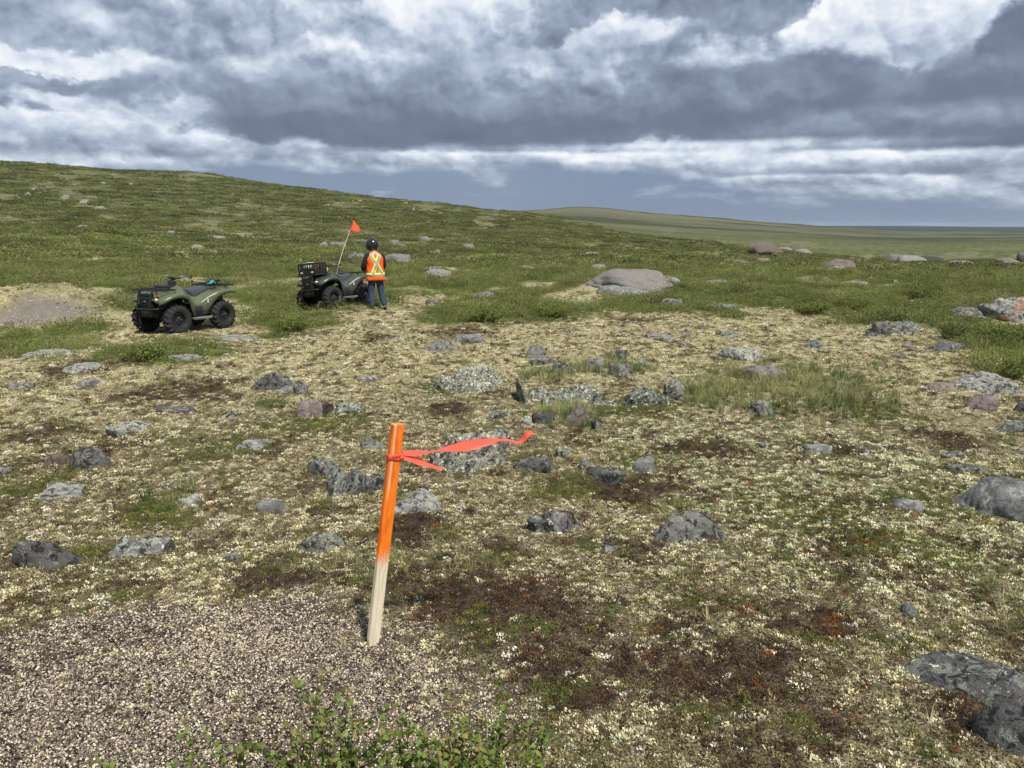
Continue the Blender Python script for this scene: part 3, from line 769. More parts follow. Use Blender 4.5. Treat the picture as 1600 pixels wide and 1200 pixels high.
A, S_, Ro = 'angular', 'slab', 'round'
ROCKS = [
 # name, box, material, label, options
 ('boulder', (1508,738,1655,814), 'smooth', 'big smooth grey boulder cut off by the right edge, rusty at its foot', dict(style=Ro, lich=0.5, aspect=0.7)),
 ('rock_outcrop', (1428,1024,1680,1108), 'dark', 'wide low dark outcrop with white lichen spots in the bottom right corner', dict(style=Ro, lich=0.75, aspect=0.5)),
 ('rock_outcrop', (1528,1092,1700,1190), 'dark', 'lower dark crumbly outcrop right at the bottom right edge, under the wider one', dict(style=Ro, lich=0.3, aspect=0.5)),
 ('rock', (1016,790,1130,850), 'mottled', 'wedge shaped grey rock with a cream streak along its right slope', dict(lich=0.35, aspect=0.7, tint=(0.9,0.9,0.9))),
 ('rock', (826,795,905,835), 'dark', 'dark pointed rock with a white edged top, left of the cream streaked wedge rock', dict(lich=0.75, tilt=(0,-8))),
 ('rock', (466,830,539,866), 'mottled', 'oblong grey green rock lying alone left of the stake', dict(lich=0.6, aspect=0.5, tilt=(0,-10))),
 ('rock', (482,712,537,746), 'mottled', 'squarish grey green rock beside the bigger dark mottled one, left of the stake', dict(lich=0.5)),
 ('rock', (510,722,604,774), 'dark', 'large dark rough rock with white flecks just left of the stake', dict(lich=0.85, tilt=(0,8), lobes=3)),
 ('rock', (618,764,692,802), 'pale', 'flat pale slab emerging behind the right side of the stake', dict(style=S_, lich=0.6, tilt=(0,12))),
 ('rock', (563,680,606,701), 'mottled', 'small pointed grey rock left of the stake top', dict(lich=0.4)),
 ('rock', (680,653,778,737), 'mottled', 'big mottled grey green slab behind the fluttering ribbon', dict(style=S_, lich=1.1, aspect=1.1, yaw=-0.5, tilt=(10,10), hmul=1.0)),
 ('rock', (680,560,787,614), 'mottled', 'broad block of grey rock covered in pale and black lichen, above the ribbon slab', dict(style=S_, lich=1.2, aspect=0.8, tilt=(6,6))),
 ('rock_outcrop', (806,584,938,632), 'dark', 'left half of the long low outcrop, black with cream lichen crusts', dict(lich=1.2, aspect=0.5, lobes=4, tint=(0.95,0.95,0.92))),
 ('rock_outcrop', (922,600,1048,636), 'dark', 'right half of the long low outcrop, dark and jagged with pale crusts', dict(lich=1.1, aspect=0.4, lobes=4, tint=(0.85,0.85,0.85))),
 ('rock', (1036,584,1070,627), 'mottled', 'upright pale topped stone closing the right end of the long outcrop', dict(lich=0.9)),
 ('rock', (822,537,854,559), 'mottled', 'small grey slanting rock behind the long outcrop, farthest left of its cluster', dict(lich=0.4)),
 ('rock', (829,556,868,571), 'dark', 'flat black rock with a cream crust behind the long outcrop', dict(style=S_, lich=0.9)),
 ('rock', (863,560,897,584), 'dark', 'dark lumpy rock next to the flat black one behind the long outcrop', dict(lich=0.5)),
 ('rock', (916,552,943,582), 'pale', 'pale upright rounded stone in the grass behind the long outcrop', dict(lich=0.6)),
 ('rock', (951,564,987,591), 'mottled', 'grey pyramid shaped rock in the grass behind the long outcrop', dict(lich=0.5)),
 ('rock', (959,543,981,561), 'dark', 'small dark stone behind the grey pyramid shaped rock', dict(lich=0.4)),
 ('rock', (831,640,867,663), 'dark', 'small black rock just below the left half of the long outcrop', dict(lich=0.1, tint=(0.7,0.7,0.7))),
 ('rock', (814,648,833,666), 'pale', 'small whitish stone beside the small black rock', dict(lich=1.0)),
 ('rock', (883,630,922,664), 'brown', 'dark brown squarish rock leaning below the middle of the long outcrop', dict(lich=0.2, tint=(0.6,0.6,0.65))),
 ('rock', (920,654,943,671), 'dark', 'little dark stone right of the brown squarish rock', dict(lich=0.4)),
 ('rock', (803,711,864,739), 'dark', 'dark faceted pair shaped rock under the ribbon tip', dict(lich=0.3)),
 ('rock', (903,714,923,731), 'mottled', 'small round grey stone half sunk in lichen, left of the squiggled rock', dict(style=Ro, lich=0.3)),
 ('rock', (918,728,977,757), 'dark', 'low dark rock with a paler lower face on a brown heath patch', dict(lich=0.3, style=S_)),
 ('rock', (986,707,1023,739), 'smooth', 'smooth grey stone with a white squiggle of lichen', dict(lich=0.6, tilt=(0,15))),
 ('rock', (1123,540,1192,563), 'pale', 'rounded grey rock with a white ringed top on the tan flat', dict(style=Ro, lich=1.0)),
 ('rock', (1153,568,1230,594), 'mottled', 'domed grey rock with a white top behind the long grass', dict(style=Ro, lich=0.5)),
 ('rock', (1168,623,1206,649), 'mottled', 'mossy stone at the near edge of the long grass', dict(lich=0.6)),
 ('rock', (1358,497,1432,524), 'mottled', 'grey wedge shaped rock in front of the birch thicket', dict(lich=0.5, aspect=0.6)),
 ('rock', (1480,474,1537,499), 'mottled', 'grey rock half hidden behind the single round shrub', dict(lich=0.6)),
 ('boulder', (1538,455,1680,506), 'orange', 'large blocky boulder with a pale top and rusty orange side at the right edge', dict(style=S_, lich=0.7, aspect=0.6, hmul=1.3, seed=77)),
 ('rock', (1259,529,1284,546), 'pale', 'small pale stone alone on the tan flat right of the white ringed rock', dict(lich=0.7)),
 ('rock', (1458,533,1507,549), 'dark', 'low dark stone with a grass fringe in front of the single round shrub', dict(lich=0.3, tint=(1.3,1.3,1.4))),
 ('rock', (1496,577,1582,614), 'pale', 'long tilted slab with a white top and grey front on the right', dict(style=S_, lich=0.8, tilt=(0,10), aspect=0.5)),
 ('rock', (1448,595,1494,613), 'brown', 'brownish rounded stone left of the white topped slab', dict(style=Ro, lich=0.2)),
 ('rock', (1510,612,1554,641), 'brown', 'purplish brown boulder below the white topped slab', dict(style=Ro, lich=0.2, tint=(0.9,0.88,1.0))),
 ('rock', (1588,622,1625,646), 'dark', 'dark stone touching the right edge below the long tilted slab', dict(lich=0.3)),
 ('rock', (1564,655,1622,676), 'dark', 'small black and white flecked rock at the right edge', dict(lich=0.8)),
 ('rock', (1474,723,1534,740), 'dark', 'flat dark rock with a thin white stripe above the big smooth boulder', dict(style=S_, lich=0.6)),
 ('rock', (1473,703,1504,716), 'dark', 'tiny dark and white stone behind the white striped flat rock', dict(style=S_, lich=0.7)),
 ('rock', (1254,690,1298,708), 'smooth', 'flat purplish grey stone sunk in the tan lichen', dict(style=S_, lich=0.3)),
 ('rock', (1407,939,1433,963), 'smooth', 'small dark grey cobble alone among pale lichen, lower right', dict(style=Ro, lich=0.2, tint=(0.7,0.7,0.75))),
 ('rock', (1397,777,1442,797), 'smooth', 'half buried grey stone hung with green moss left of the big smooth boulder', dict(style=Ro, lich=0.2)),
 ('rock', (398,576,464,611), 'mottled', 'long dark slab sloping to the right, left of centre', dict(style=S_, lich=0.3, tilt=(0,14), aspect=0.5, tint=(0.75,0.75,0.8))),
 ('rock', (462,593,485,615), 'mottled', 'small upright grey blade of rock at the end of the long dark slab', dict(lich=0.4, tilt=(0,-20))),
 ('rock', (431,601,467,615), 'mottled', 'flat grey stone tucked under the long dark slab', dict(style=S_, lich=0.4)),
 ('rock', (465,621,504,653), 'brown', 'pinkish grey rounded rock with a dark left side', dict(lich=0.4, tint=(0.95,0.95,1.0))),
 ('rock', (503,627,522,646), 'dark', 'small very dark stone right of the pinkish grey rock', dict(lich=0.0, tint=(0.6,0.5,0.45))),
 ('rock', (520,627,570,646), 'dark', 'black rock crusted with white flecks', dict(lich=1.1, style=S_)),
 ('rock', (668,529,717,549), 'mottled', 'low grey rock on the tan flat in front of the person', dict(lich=0.3, style=Ro)),
 ('rock', (712,519,757,536), 'smooth', 'low grey ledge running right from the rock in front of the person', dict(lich=0.3, style=S_)),
 ('rock', (621,522,633,534), 'pale', 'tiny round white stone on the tan flat', dict(style=Ro, lich=1.0, tint=(1.4,1.4,1.4))),
 ('rock', (168,656,240,680), 'pale', 'flat white crusted rock on the left flat', dict(style=S_, lich=1.1)),
 ('rock', (64,754,132,780), 'pale', 'pale grey crusted rock, lowest of the flat white ones on the left', dict(style=S_, lich=0.9)),
 ('rock', (115,694,168,732), 'dark', 'dark speckled rock sunk in brown heath on the left', dict(style=Ro, lich=0.5)),
 ('rock', (76,706,112,728), 'brown', 'small brown stone in a hollow left of the dark speckled rock', dict(style=Ro, lich=0.1, tint=(0.6,0.55,0.55))),
 ('rock', (30,826,118,888), 'dark', 'black blocky rock with pale spots, lower left', dict(lich=0.45, aspect=0.6)),
 ('rock', (178,834,272,870), 'dark', 'low grey banded rock to the right of the black blocky one', dict(lich=0.6, aspect=0.4, tint=(1.5,1.5,1.5), tilt=(0,8))),
 ('rock', (276,771,312,791), 'pale', 'small white topped stone in a dark hollow behind the green grass tuft', dict(style=S_, lich=0.9)),
 ('rock', (403,776,450,802), 'smooth', 'flat plain grey stone level with the ground, left of the stake', dict(style=S_, lich=0.2)),
 ('rock', (373,683,422,702), 'pale', 'flat pale stone with a dark rim between two brown patches', dict(style=S_, lich=0.8)),
 ('rock', (-14,729,18,741), 'mottled', 'sliver of grey rock at the left edge', dict(style=S_, lich=0.5)),
 ('rock', (46,545,117,559), 'pale', 'flat pale rock along the front of the left green patch', dict(style=S_, lich=0.9)),
 ('rock', (256,550,317,568), 'mottled', 'flat mottled rock in front of the parked left quad', dict(style=S_, lich=0.8)),
 ('rock', (118,587,157,604), 'smooth', 'small bluish grey rock below the left green patch', dict(style=S_, lich=0.4)),
 ('rock', (103,567,172,581), 'pale', 'thin pale ledge right above the small bluish grey rock', dict(style=S_, lich=0.8)),
 ('rock', (243,632,302,645), 'dark', 'very flat dark rock with a pale rim in the left middle', dict(style=S_, lich=0.5)),
 ('rock', (298,518,405,533), 'pale', 'flat pale blue slab under the rear wheels of the left quad', dict(style=S_, lich=0.8, hmul=0.3, sink=0.6)),
 ('rock', (736,451,775,470), 'mottled', 'rounded grey boulder right of the person on a pale patch', dict(style=Ro, lich=0.6)),
 ('boulder', (661,415,707,437), 'pale', 'pale domed boulder in the green right of the person', dict(style=Ro, lich=0.5)),
 ('rock', (667,414,694,425), 'mottled', 'grey rock peeping out behind the pale domed boulder', dict(lich=0.5)),
 ('rock', (664,465,687,477), 'dark', 'small dark rock between the person and the green patch', dict(lich=0.5)),
 ('boulder', (597,392,642,412), 'pale', 'grey peaked boulder directly behind the person', dict(lich=0.3, tint=(0.8,0.8,0.82))),
 ('rock', (545,392,578,406), 'dark', 'dark low rock left of the peaked boulder behind the person', dict(lich=0.5, tint=(1.4,1.4,1.4))),
 ('rock', (499,375,513,387), 'pale', 'small grey stone left of the flag pole', dict(lich=0.4)),
 ('rock', (515,375,541,387), 'pale', 'grey humped rock just left of the flag pole', dict(lich=0.3, tint=(0.8,0.8,0.8))),
 ('rock', (607,372,627,384), 'pale', 'grey rock above the peaked boulder, right of the flag', dict(lich=0.3, tint=(0.8,0.8,0.78))),
 ('rock', (656,367,671,377), 'pale', 'small grey boulder on the slope right of the flag', dict(lich=0.3)),
 ('rock', (721,378,742,389), 'pale', 'small peaked boulder alone on the slope in the middle', dict(lich=0.3, tint=(0.75,0.75,0.75))),
 ('rock', (794,413,835,423), 'pale', 'flat grey boulder on the green, halfway from the person to the big flat boulder', dict(style=Ro, lich=0.4)),
 ('rock', (848,414,884,422), 'pale', 'thin flat rock just right of the flat grey boulder on the green', dict(style=S_, lich=0.4)),
 ('rock', (922,410,946,421), 'pale', 'grey hump standing behind the left end of the big flat boulder', dict(lich=0.4)),
 ('boulder', (926,419,1046,458), 'gravelly', 'huge flat topped crumbling boulder on the green flat', dict(style=Ro, lich=0.2, aspect=0.8, hmul=1.25, seed=12)),
 ('boulder', (935,442,1015,463), 'smooth', 'long rounded grey rock along the front of the huge flat topped boulder', dict(style=Ro, lich=0.3, aspect=0.35)),
 ('rock', (1022,428,1062,441), 'smooth', 'smooth grey rock leaning on the right of the huge flat topped boulder', dict(style=Ro, lich=0.3)),
 ('rock', (1096,435,1140,444), 'pale', 'low pale rock lying in the green right of the huge boulder', dict(style=Ro, lich=0.3)),
 ('rock', (1107,473,1152,484), 'pale', 'low grey arched rock at the front edge of the green flat', dict(style=Ro, lich=0.4)),
 ('rock', (1032,463,1066,479), 'mottled', 'grey rock with a pale foot at the front of the green below the huge boulder', dict(lich=0.5)),
 ('rock', (1173,424,1199,432), 'pale', 'small pale rounded rock right of the brown mounds', dict(style=Ro, lich=0.3)),
 ('boulder', (1286,400,1334,421), 'brown', 'big dark block of rock standing on the plateau edge', dict(lich=0.3, tint=(0.8,0.8,0.85))),
 ('rock', (1288,413,1318,423), 'pale', 'pale rock at the foot of the dark block on the plateau edge', dict(style=S_, lich=0.7)),
 ('boulder', (1404,396,1444,409), 'pale', 'domed grey boulder on the skyline of the plateau', dict(style=Ro, lich=0.2)),
 ('boulder', (1382,394,1408,407), 'pale', 'smaller grey hump left of the domed boulder on the plateau skyline', dict(style=Ro, lich=0.2, tint=(0.75,0.75,0.75))),
 ('rock', (1434,399,1472,407), 'dark', 'low black rocks right of the domed boulder on the plateau skyline', dict(lich=0.0, tint=(0.6,0.6,0.6))),
 ('rock', (1484,404,1520,416), 'pale', 'low grey rock on the plateau edge near the right', dict(style=Ro, lich=0.4)),
 ('boulder', (1558,400,1594,413), 'gravelly', 'brown grey rounded boulder near the right end of the plateau edge', dict(style=Ro, lich=0.3)),
 ('boulder', (1591,387,1625,411), 'dark', 'tall dark boulder at the right edge on the plateau skyline', dict(lich=0.3, tint=(1.4,1.4,1.4))),
 ('rock', (1306,437,1356,448), 'pale', 'flat white grey slab in the green below the dark block', dict(style=S_, lich=0.7)),
 ('rock', (1394,435,1408,443), 'pale', 'small pale stone in the green right of the flat white grey slab', dict(lich=0.5)),
 ('rock', (1276,432,1296,440), 'brown', 'small brown stone left of the flat white grey slab', dict(lich=0.2)),
 ('rock', (1450,430,1468,437), 'pale', 'tiny pale stone in the green between the slab and the orange boulder', dict(lich=0.5)),
 ('boulder', (1168,381,1218,402), 'gravelly', 'brown cone shaped crumbling boulder on the plateau', dict(lich=0.0, tint=(0.62,0.54,0.50), style=Ro)),
 ('rock', (1138,403,1174,413), 'brown', 'low dark brown hummock of rock left of the brown cone', dict(style=Ro, lich=0.1, tint=(0.7,0.65,0.6))),
 ('rock', (1176,401,1206,411), 'brown', 'low grey brown hummock right in front of the brown cone', dict(style=Ro, lich=0.2)),
 ('rock', (1216,385,1236,391), 'pale', 'pale stone close to the right of the brown cone', dict(style=Ro, lich=0.3)),
 ('rock', (1240,387,1266,395), 'pale', 'long pale stone between the brown cone and the dark block', dict(style=Ro, lich=0.5)),
 ('rock', (915,391,938,400), 'pale', 'small pale rock on the green far behind the huge boulder', dict(lich=0.4)),
 ('rock', (990,385,1008,392), 'pale', 'small pale rock on the green, right of the one behind the huge boulder', dict(lich=0.4)),
 ('rock', (1012,411,1022,417), 'pale', 'tiny pale stone just behind the huge boulder top', dict(lich=0.4)),
 ('rock', (862,464,884,474), 'mottled', 'small grey rock among green birch left of the huge boulder', dict(lich=0.4)),
 ('rock', (902,480,912,487), 'mottled', 'tiny grey stone in front of the middle green patch', dict(lich=0.4)),
 ('rock', (882,511,897,520), 'mottled', 'small grey stone on the tan flat before the middle green patch', dict(lich=0.6)),
 ('rock', (1064,519,1080,527), 'mottled', 'small grey stone on the tan flat, left of the pale lichened flat rock', dict(lich=0.4)),
 ('rock', (1058,530,1074,541), 'mottled', 'roundish grey stone below its smaller twin on the tan flat', dict(style=Ro, lich=0.5)),
 ('rock', (1118,514,1158,526), 'mottled', 'pale lichened flat rock on the tan flat above the white ringed rock', dict(style=S_, lich=0.8)),
 ('rock', (1413,538,1432,545), 'smooth', 'flat bluish stone on the tan flat at right', dict(style=S_, lich=0.3)),
 ('rock', (1392,553,1416,560), 'dark', 'thin dark flat stone below the flat bluish one', dict(style=S_, lich=0.3)),
 ('rock', (294,380,320,389), 'pale', 'grey boulder on the slope above the left quad', dict(style=Ro, lich=0.3)),
 ('rock', (332,367,352,374), 'pale', 'pale broken rocks on the slope up right of the left quad', dict(lich=0.6)),
 ('rock', (259,359,274,366), 'pale', 'small grey boulder on the slope above the left quad, higher and farther left', dict(lich=0.3)),
 ('rock', (120,350,140,357), 'pale', 'small rock low on the left hillside, below the trio', dict(lich=0.3)),
 ('boulder', (124,310,141,319), 'pale', 'grey boulder highest of the trio on the left hillside', dict(lich=0.3)),
 ('boulder', (95,303,109,311), 'pale', 'grey boulder leftmost of the trio on the left hillside', dict(lich=0.3)),
 ('boulder', (149,320,164,328), 'pale', 'grey boulder lowest and rightmost of the trio on the left hillside', dict(lich=0.3)),
]
ROCKS += [
 ('rock', (1008,520,1052,532), 'pale', 'long pale low stone on the tan flat below the grey rock with a pale foot', dict(style=S_, lich=0.6)),
 ('rock', (762,640,792,656), 'mottled', 'small mottled stone just above the ribbon slab', dict(style=S_, lich=0.7)),
 ('rock', (640,700,668,712), 'pale', 'pale chip of rock between the stake and the ribbon slab', dict(style=S_, lich=0.6)),
 ('rock', (868,700,892,716), 'mottled', 'small mottled stone between the ribbon tip and the squiggled rock', dict(style=S_, lich=0.5)),
 ('rock', (1040,592,1062,604), 'pale', 'small pale stone just behind the right end of the long outcrop', dict(lich=0.7)),
 ('rock', (990,560,1016,572), 'pale', 'flat pale stone on the tan flat right of the grey pyramid shaped rock', dict(style=S_, lich=0.8)),
 ('rock', (340,640,372,654), 'mottled', 'flat grey stone between the very flat dark rock and the pinkish one', dict(style=S_, lich=0.6)),
 ('rock', (14,596,52,610), 'mottled', 'flat mottled stone near the left edge below the green patch', dict(style=S_, lich=0.7)),
 ('rock', (560,586,590,597), 'pale', 'small pale stone alone between the long dark slab and the broad lichened block', dict(style=S_, lich=0.7)),
 ('rock', (1300,600,1322,611), 'mottled', 'small grey stone in the long grass at right', dict(style=Ro, lich=0.5)),
 ('rock', (1342,700,1366,712), 'dark', 'small dark flat stone right of the flat purplish grey one', dict(style=S_, lich=0.5)),
 ('rock', (1180,690,1204,700), 'mottled', 'tiny flat stone left of the flat purplish grey one', dict(style=S_, lich=0.6)),
 ('rock', (350,862,378,876), 'mottled', 'small grey stone between the banded rock and the oblong one', dict(style=S_, lich=0.5)),
 ('rock', (940,850,966,864), 'mottled', 'small half sunk stone between the pointed rock and the cream streaked wedge', dict(style=Ro, lich=0.5)),
]
for i, (nm, box, mt, lb, kw) in enumerate(ROCKS):
    add_rock(nm, box, mt, lb, **kw)
# stones strewn over the far hillside, too small to tell apart
def hill_stones():
    rs = np.random.RandomState(55); protos = [rock_mesh('hillside_stone', 900+i, 2, 10, 'angular') for i in range(8)]
    n = 0; first = True
    spots = [(rs.uniform(0, 830), rs.uniform(275, 400)) for _ in range(330)]+[(312+rs.uniform(0, 90), 283+rs.uniform(0, 8)) for _ in range(16)]
    spots += [(rs.uniform(830, 1260), rs.uniform(355, 392)) for _ in range(90)]+[(rs.uniform(150, 620), 268+rs.uniform(0, 3)) for _ in range(5)]
    for (px, py) in spots:
        if n >= 170: break
        sky = np.interp(px, [0, 150, 300, 430, 600, 830, 1300], [250, 265, 269, 289, 312, 345, 390])
        if py < sky+2: continue
        if fbm(np.array([px/90.]), np.array([py/25.]), 66, 3)[0] < -0.12 and rs.uniform() < 0.8: continue
        p = hit(px, py); r = math.hypot(p[0], p[1])
        if r > 700 or r < 30: continue
        s = (rs.uniform(0.7, 1.0)+1.6*rs.uniform()**4)*0.0017*r
        o = link('hillside_stone', protos[n % 8], RM['pale'] if n < 8 else None)
        o.location = (p[0], p[1], p[2]+0.15*s); o.scale = (s*rs.uniform(0.9, 1.8), s, s*rs.uniform(0.4, 0.7)); o.rotation_euler = (0, 0, rs.uniform(0, 6.28))
        k = rs.uniform(0.7, 1.25); o.color = (k, k, k, 0.5)
        zone = ('tiny pale stone near the skyline of the left hill', 'stones near the left skyline') if py < sky+14 else (('small pale stone on the upper left hillside', 'stones on the upper left hillside') if (px < 420 and py < 330) else (('small pale stone on the lower left hillside', 'stones on the lower left hillside') if px < 420 else (('small pale stone on the middle slope above the person', 'stones on the middle slope') if px < 830 else ('small pale stone on the gentle slope under the far hill', 'stones under the far hill'))))
        tag(o, zone[0], 'stone', zone[1]); n += 1
hill_stones()

# ------------------------------------------------------------------ mesh builder for made things
class MB:
    def __init__(s): s.V = []; s.F = []
    def add(s, V, F):
        k = len(s.V); s.V += [tuple(v) for v in V]; s.F += [tuple(i+k for i in f) for f in F]; return s
    def box(s, c, size, rot=None, bev=0.0):
        bm = bmesh.new(); bmesh.ops.create_cube(bm, size=1.0)
        for v in bm.verts: v.co = Vector((v.co.x*size[0], v.co.y*size[1], v.co.z*size[2]))
        if bev > 0: bmesh.ops.bevel(bm, geom=bm.edges[:], offset=bev, segments=2, affect='EDGES', profile=0.5)
        M = (rot.to_matrix().to_4x4() if rot is not None else Matrix())
        M = Matrix.Translation(c) @ M
        bm.transform(M); bm.verts.index_update()
        s.add([v.co for v in bm.verts], [[v.index for v in f.verts] for f in bm.faces]); bm.free(); return s
    def tube(s, pts, r, n=8, cap=True):
        pts = [Vector(p) for p in pts]; rr = r if isinstance(r, (list, tuple)) else [r]*len(pts)
        V = []; F = []; up = Vector((0, 0, 1)); pu = None
        for i, p in enumerate(pts):
            d = (pts[min(i+1, len(pts)-1)]-pts[max(i-1, 0)]).normalized()
            a = pu-d*pu.dot(d) if pu is not None else (up.cross(d) if abs(d.dot(up)) < 0.95 else Vector((1, 0, 0)).cross(d))
            a.normalize(); pu = a; b = d.cross(a)
            for j in range(n):
                t = 2*math.pi*j/n; V.append(p+(a*math.cos(t)+b*math.sin(t))*rr[i])
        for i in range(len(pts)-1):
            for j in range(n): F.append((i*n+j, i*n+(j+1) % n, (i+1)*n+(j+1) % n, (i+1)*n+j))
        if cap: F.append(tuple(range(n-1, -1, -1))); F.append(tuple((len(pts)-1)*n+j for j in range(n)))
        return s.add(V, F)
    def lathe(s, prof, c, axis='y', n=32):
        """prof: list of (radius, offset along the axis)"""
        V = []; F = []
        for (r, o) in prof:
            for j in range(n):
                t = 2*math.pi*j/n
                if axis == 'y': V.append((c[0]+r*math.cos(t), c[1]+o, c[2]+r*math.sin(t)))
                elif axis == 'x': V.append((c[0]+o, c[1]+r*math.cos(t), c[2]+r*math.sin(t)))
                else: V.append((c[0]+r*math.cos(t), c[1]+r*math.sin(t), c[2]+o))
        for i in range(len(prof)-1):
            for j in range(n): F.append((i*n+j, i*n+(j+1) % n, (i+1)*n+(j+1) % n, (i+1)*n+j))
        return s.add(V, F)
    def grid(s, P, close=False):
        """P: rows of points"""
        n = len(P[0]); V = [p for row in P for p in row]; F = []
        for i in range(len(P)-1):
            for j in range(n-1): F.append((i*n+j, i*n+j+1, (i+1)*n+j+1, (i+1)*n+j))
            if close: F.append((i*n+n-1, i*n, (i+1)*n, (i+1)*n+n-1))
        return s.add(V, F)
    def build(s, name, mat, parent=None, smooth=True, loc=None, thick=0.0, bevel=0.0, sub=0, ang=40):
        me = bpy.data.meshes.new(name); me.from_pydata(s.V, [], s.F)
        bm = bmesh.new(); bm.from_mesh(me); bmesh.ops.recalc_face_normals(bm, faces=bm.faces[:]); bm.to_mesh(me); bm.free()
        o = link(name, me, mat, parent, loc)
        if smooth:
            me.polygons.foreach_set('use_smooth', [True]*len(me.polygons))
            if ang: me.set_sharp_from_angle(angle=R(ang))
        if thick: m = o.modifiers.new('solid', 'SOLIDIFY'); m.thickness = thick; m.offset = 0
        if bevel: m = o.modifiers.new('bevel', 'BEVEL'); m.width = bevel; m.segments = 2; m.limit_method = 'ANGLE'
        if sub: m = o.modifiers.new('sub', 'SUBSURF'); m.levels = m.render_levels = sub
        return o
def empty(name, loc, rz=0.0, rx=0.0, ry=0.0):
    o = bpy.data.objects.new(name, None); COL.objects.link(o); o.location = loc; o.rotation_euler = (rx, ry, rz); o.empty_display_size = 0.2
    return o
def copy_part(o, parent):
    c = o.copy(); COL.objects.link(c); c.parent = parent
    for ch in [x for x in list(bpy.data.objects) if x.parent == o]: copy_part(ch, c)
    return c
def simple(name, col, rough=0.5, metal=0.0, spec=0.4, dirt=0.25, scale=18, dcol=(0.16, 0.13, 0.09), **kw):
    t = NT(name); P = t.coord('Object')
    n = t.noise(P, scale, 5, 0.65).outputs[0]; n2 = t.noise(P, scale*5, 3, 0.6).outputs[0]
    c = t.mix(t.ramp(n, 0.35, 0.7), tuple(x*0.86 for x in col), col)
    if dirt > 0: c = t.mix(t.math('MULTIPLY', t.ramp(n2, 0.5, 0.75), dirt), c, dcol)
    rg = t.math('ADD', t.math('MULTIPLY', n, 0.25), rough-0.1)
    t.bsdf(c, rg, metal, spec=spec, **kw); return t.m
M_OLIVE = simple('olive green plastic', (0.098, 0.115, 0.058), 0.32, spec=0.5, dirt=0.18)
M_OLIVE2 = simple('dark grey green plastic', (0.058, 0.070, 0.052), 0.30, spec=0.5, dirt=0.15)
M_BLACK = simple('black plastic', (0.018, 0.018, 0.019), 0.45, dirt=0.15, dcol=(0.07, 0.06, 0.05))
M_TYRE = simple('tyre rubber', (0.020, 0.020, 0.020), 0.7, dirt=0.45, dcol=(0.075, 0.065, 0.05), scale=9)
M_RIM = simple('black painted steel', (0.030, 0.030, 0.032), 0.35, 0.3, dirt=0.25, dcol=(0.12, 0.11, 0.09))
M_STEEL = simple('bare steel', (0.55, 0.55, 0.55), 0.3, 0.9, dirt=0.1)
M_RACK = simple('satin black tube', (0.022, 0.022, 0.023), 0.4, 0.2, dirt=0.15)
M_SEAT = simple('grey black vinyl', (0.050, 0.052, 0.058), 0.38, spec=0.5, dirt=0.1, dcol=(0.15, 0.14, 0.12))
M_LENS = simple('headlight lens', (0.75, 0.78, 0.80), 0.15, spec=0.9, dirt=0.05)
M_AMBER = simple('amber reflector', (0.75, 0.20, 0.03), 0.3, dirt=0.0)
M_STICK = simple('white sticker', (0.70, 0.70, 0.66), 0.5, dirt=0.2)
M_ALU = simple('grey footboard', (0.30, 0.30, 0.29), 0.5, 0.4, dirt=0.3)

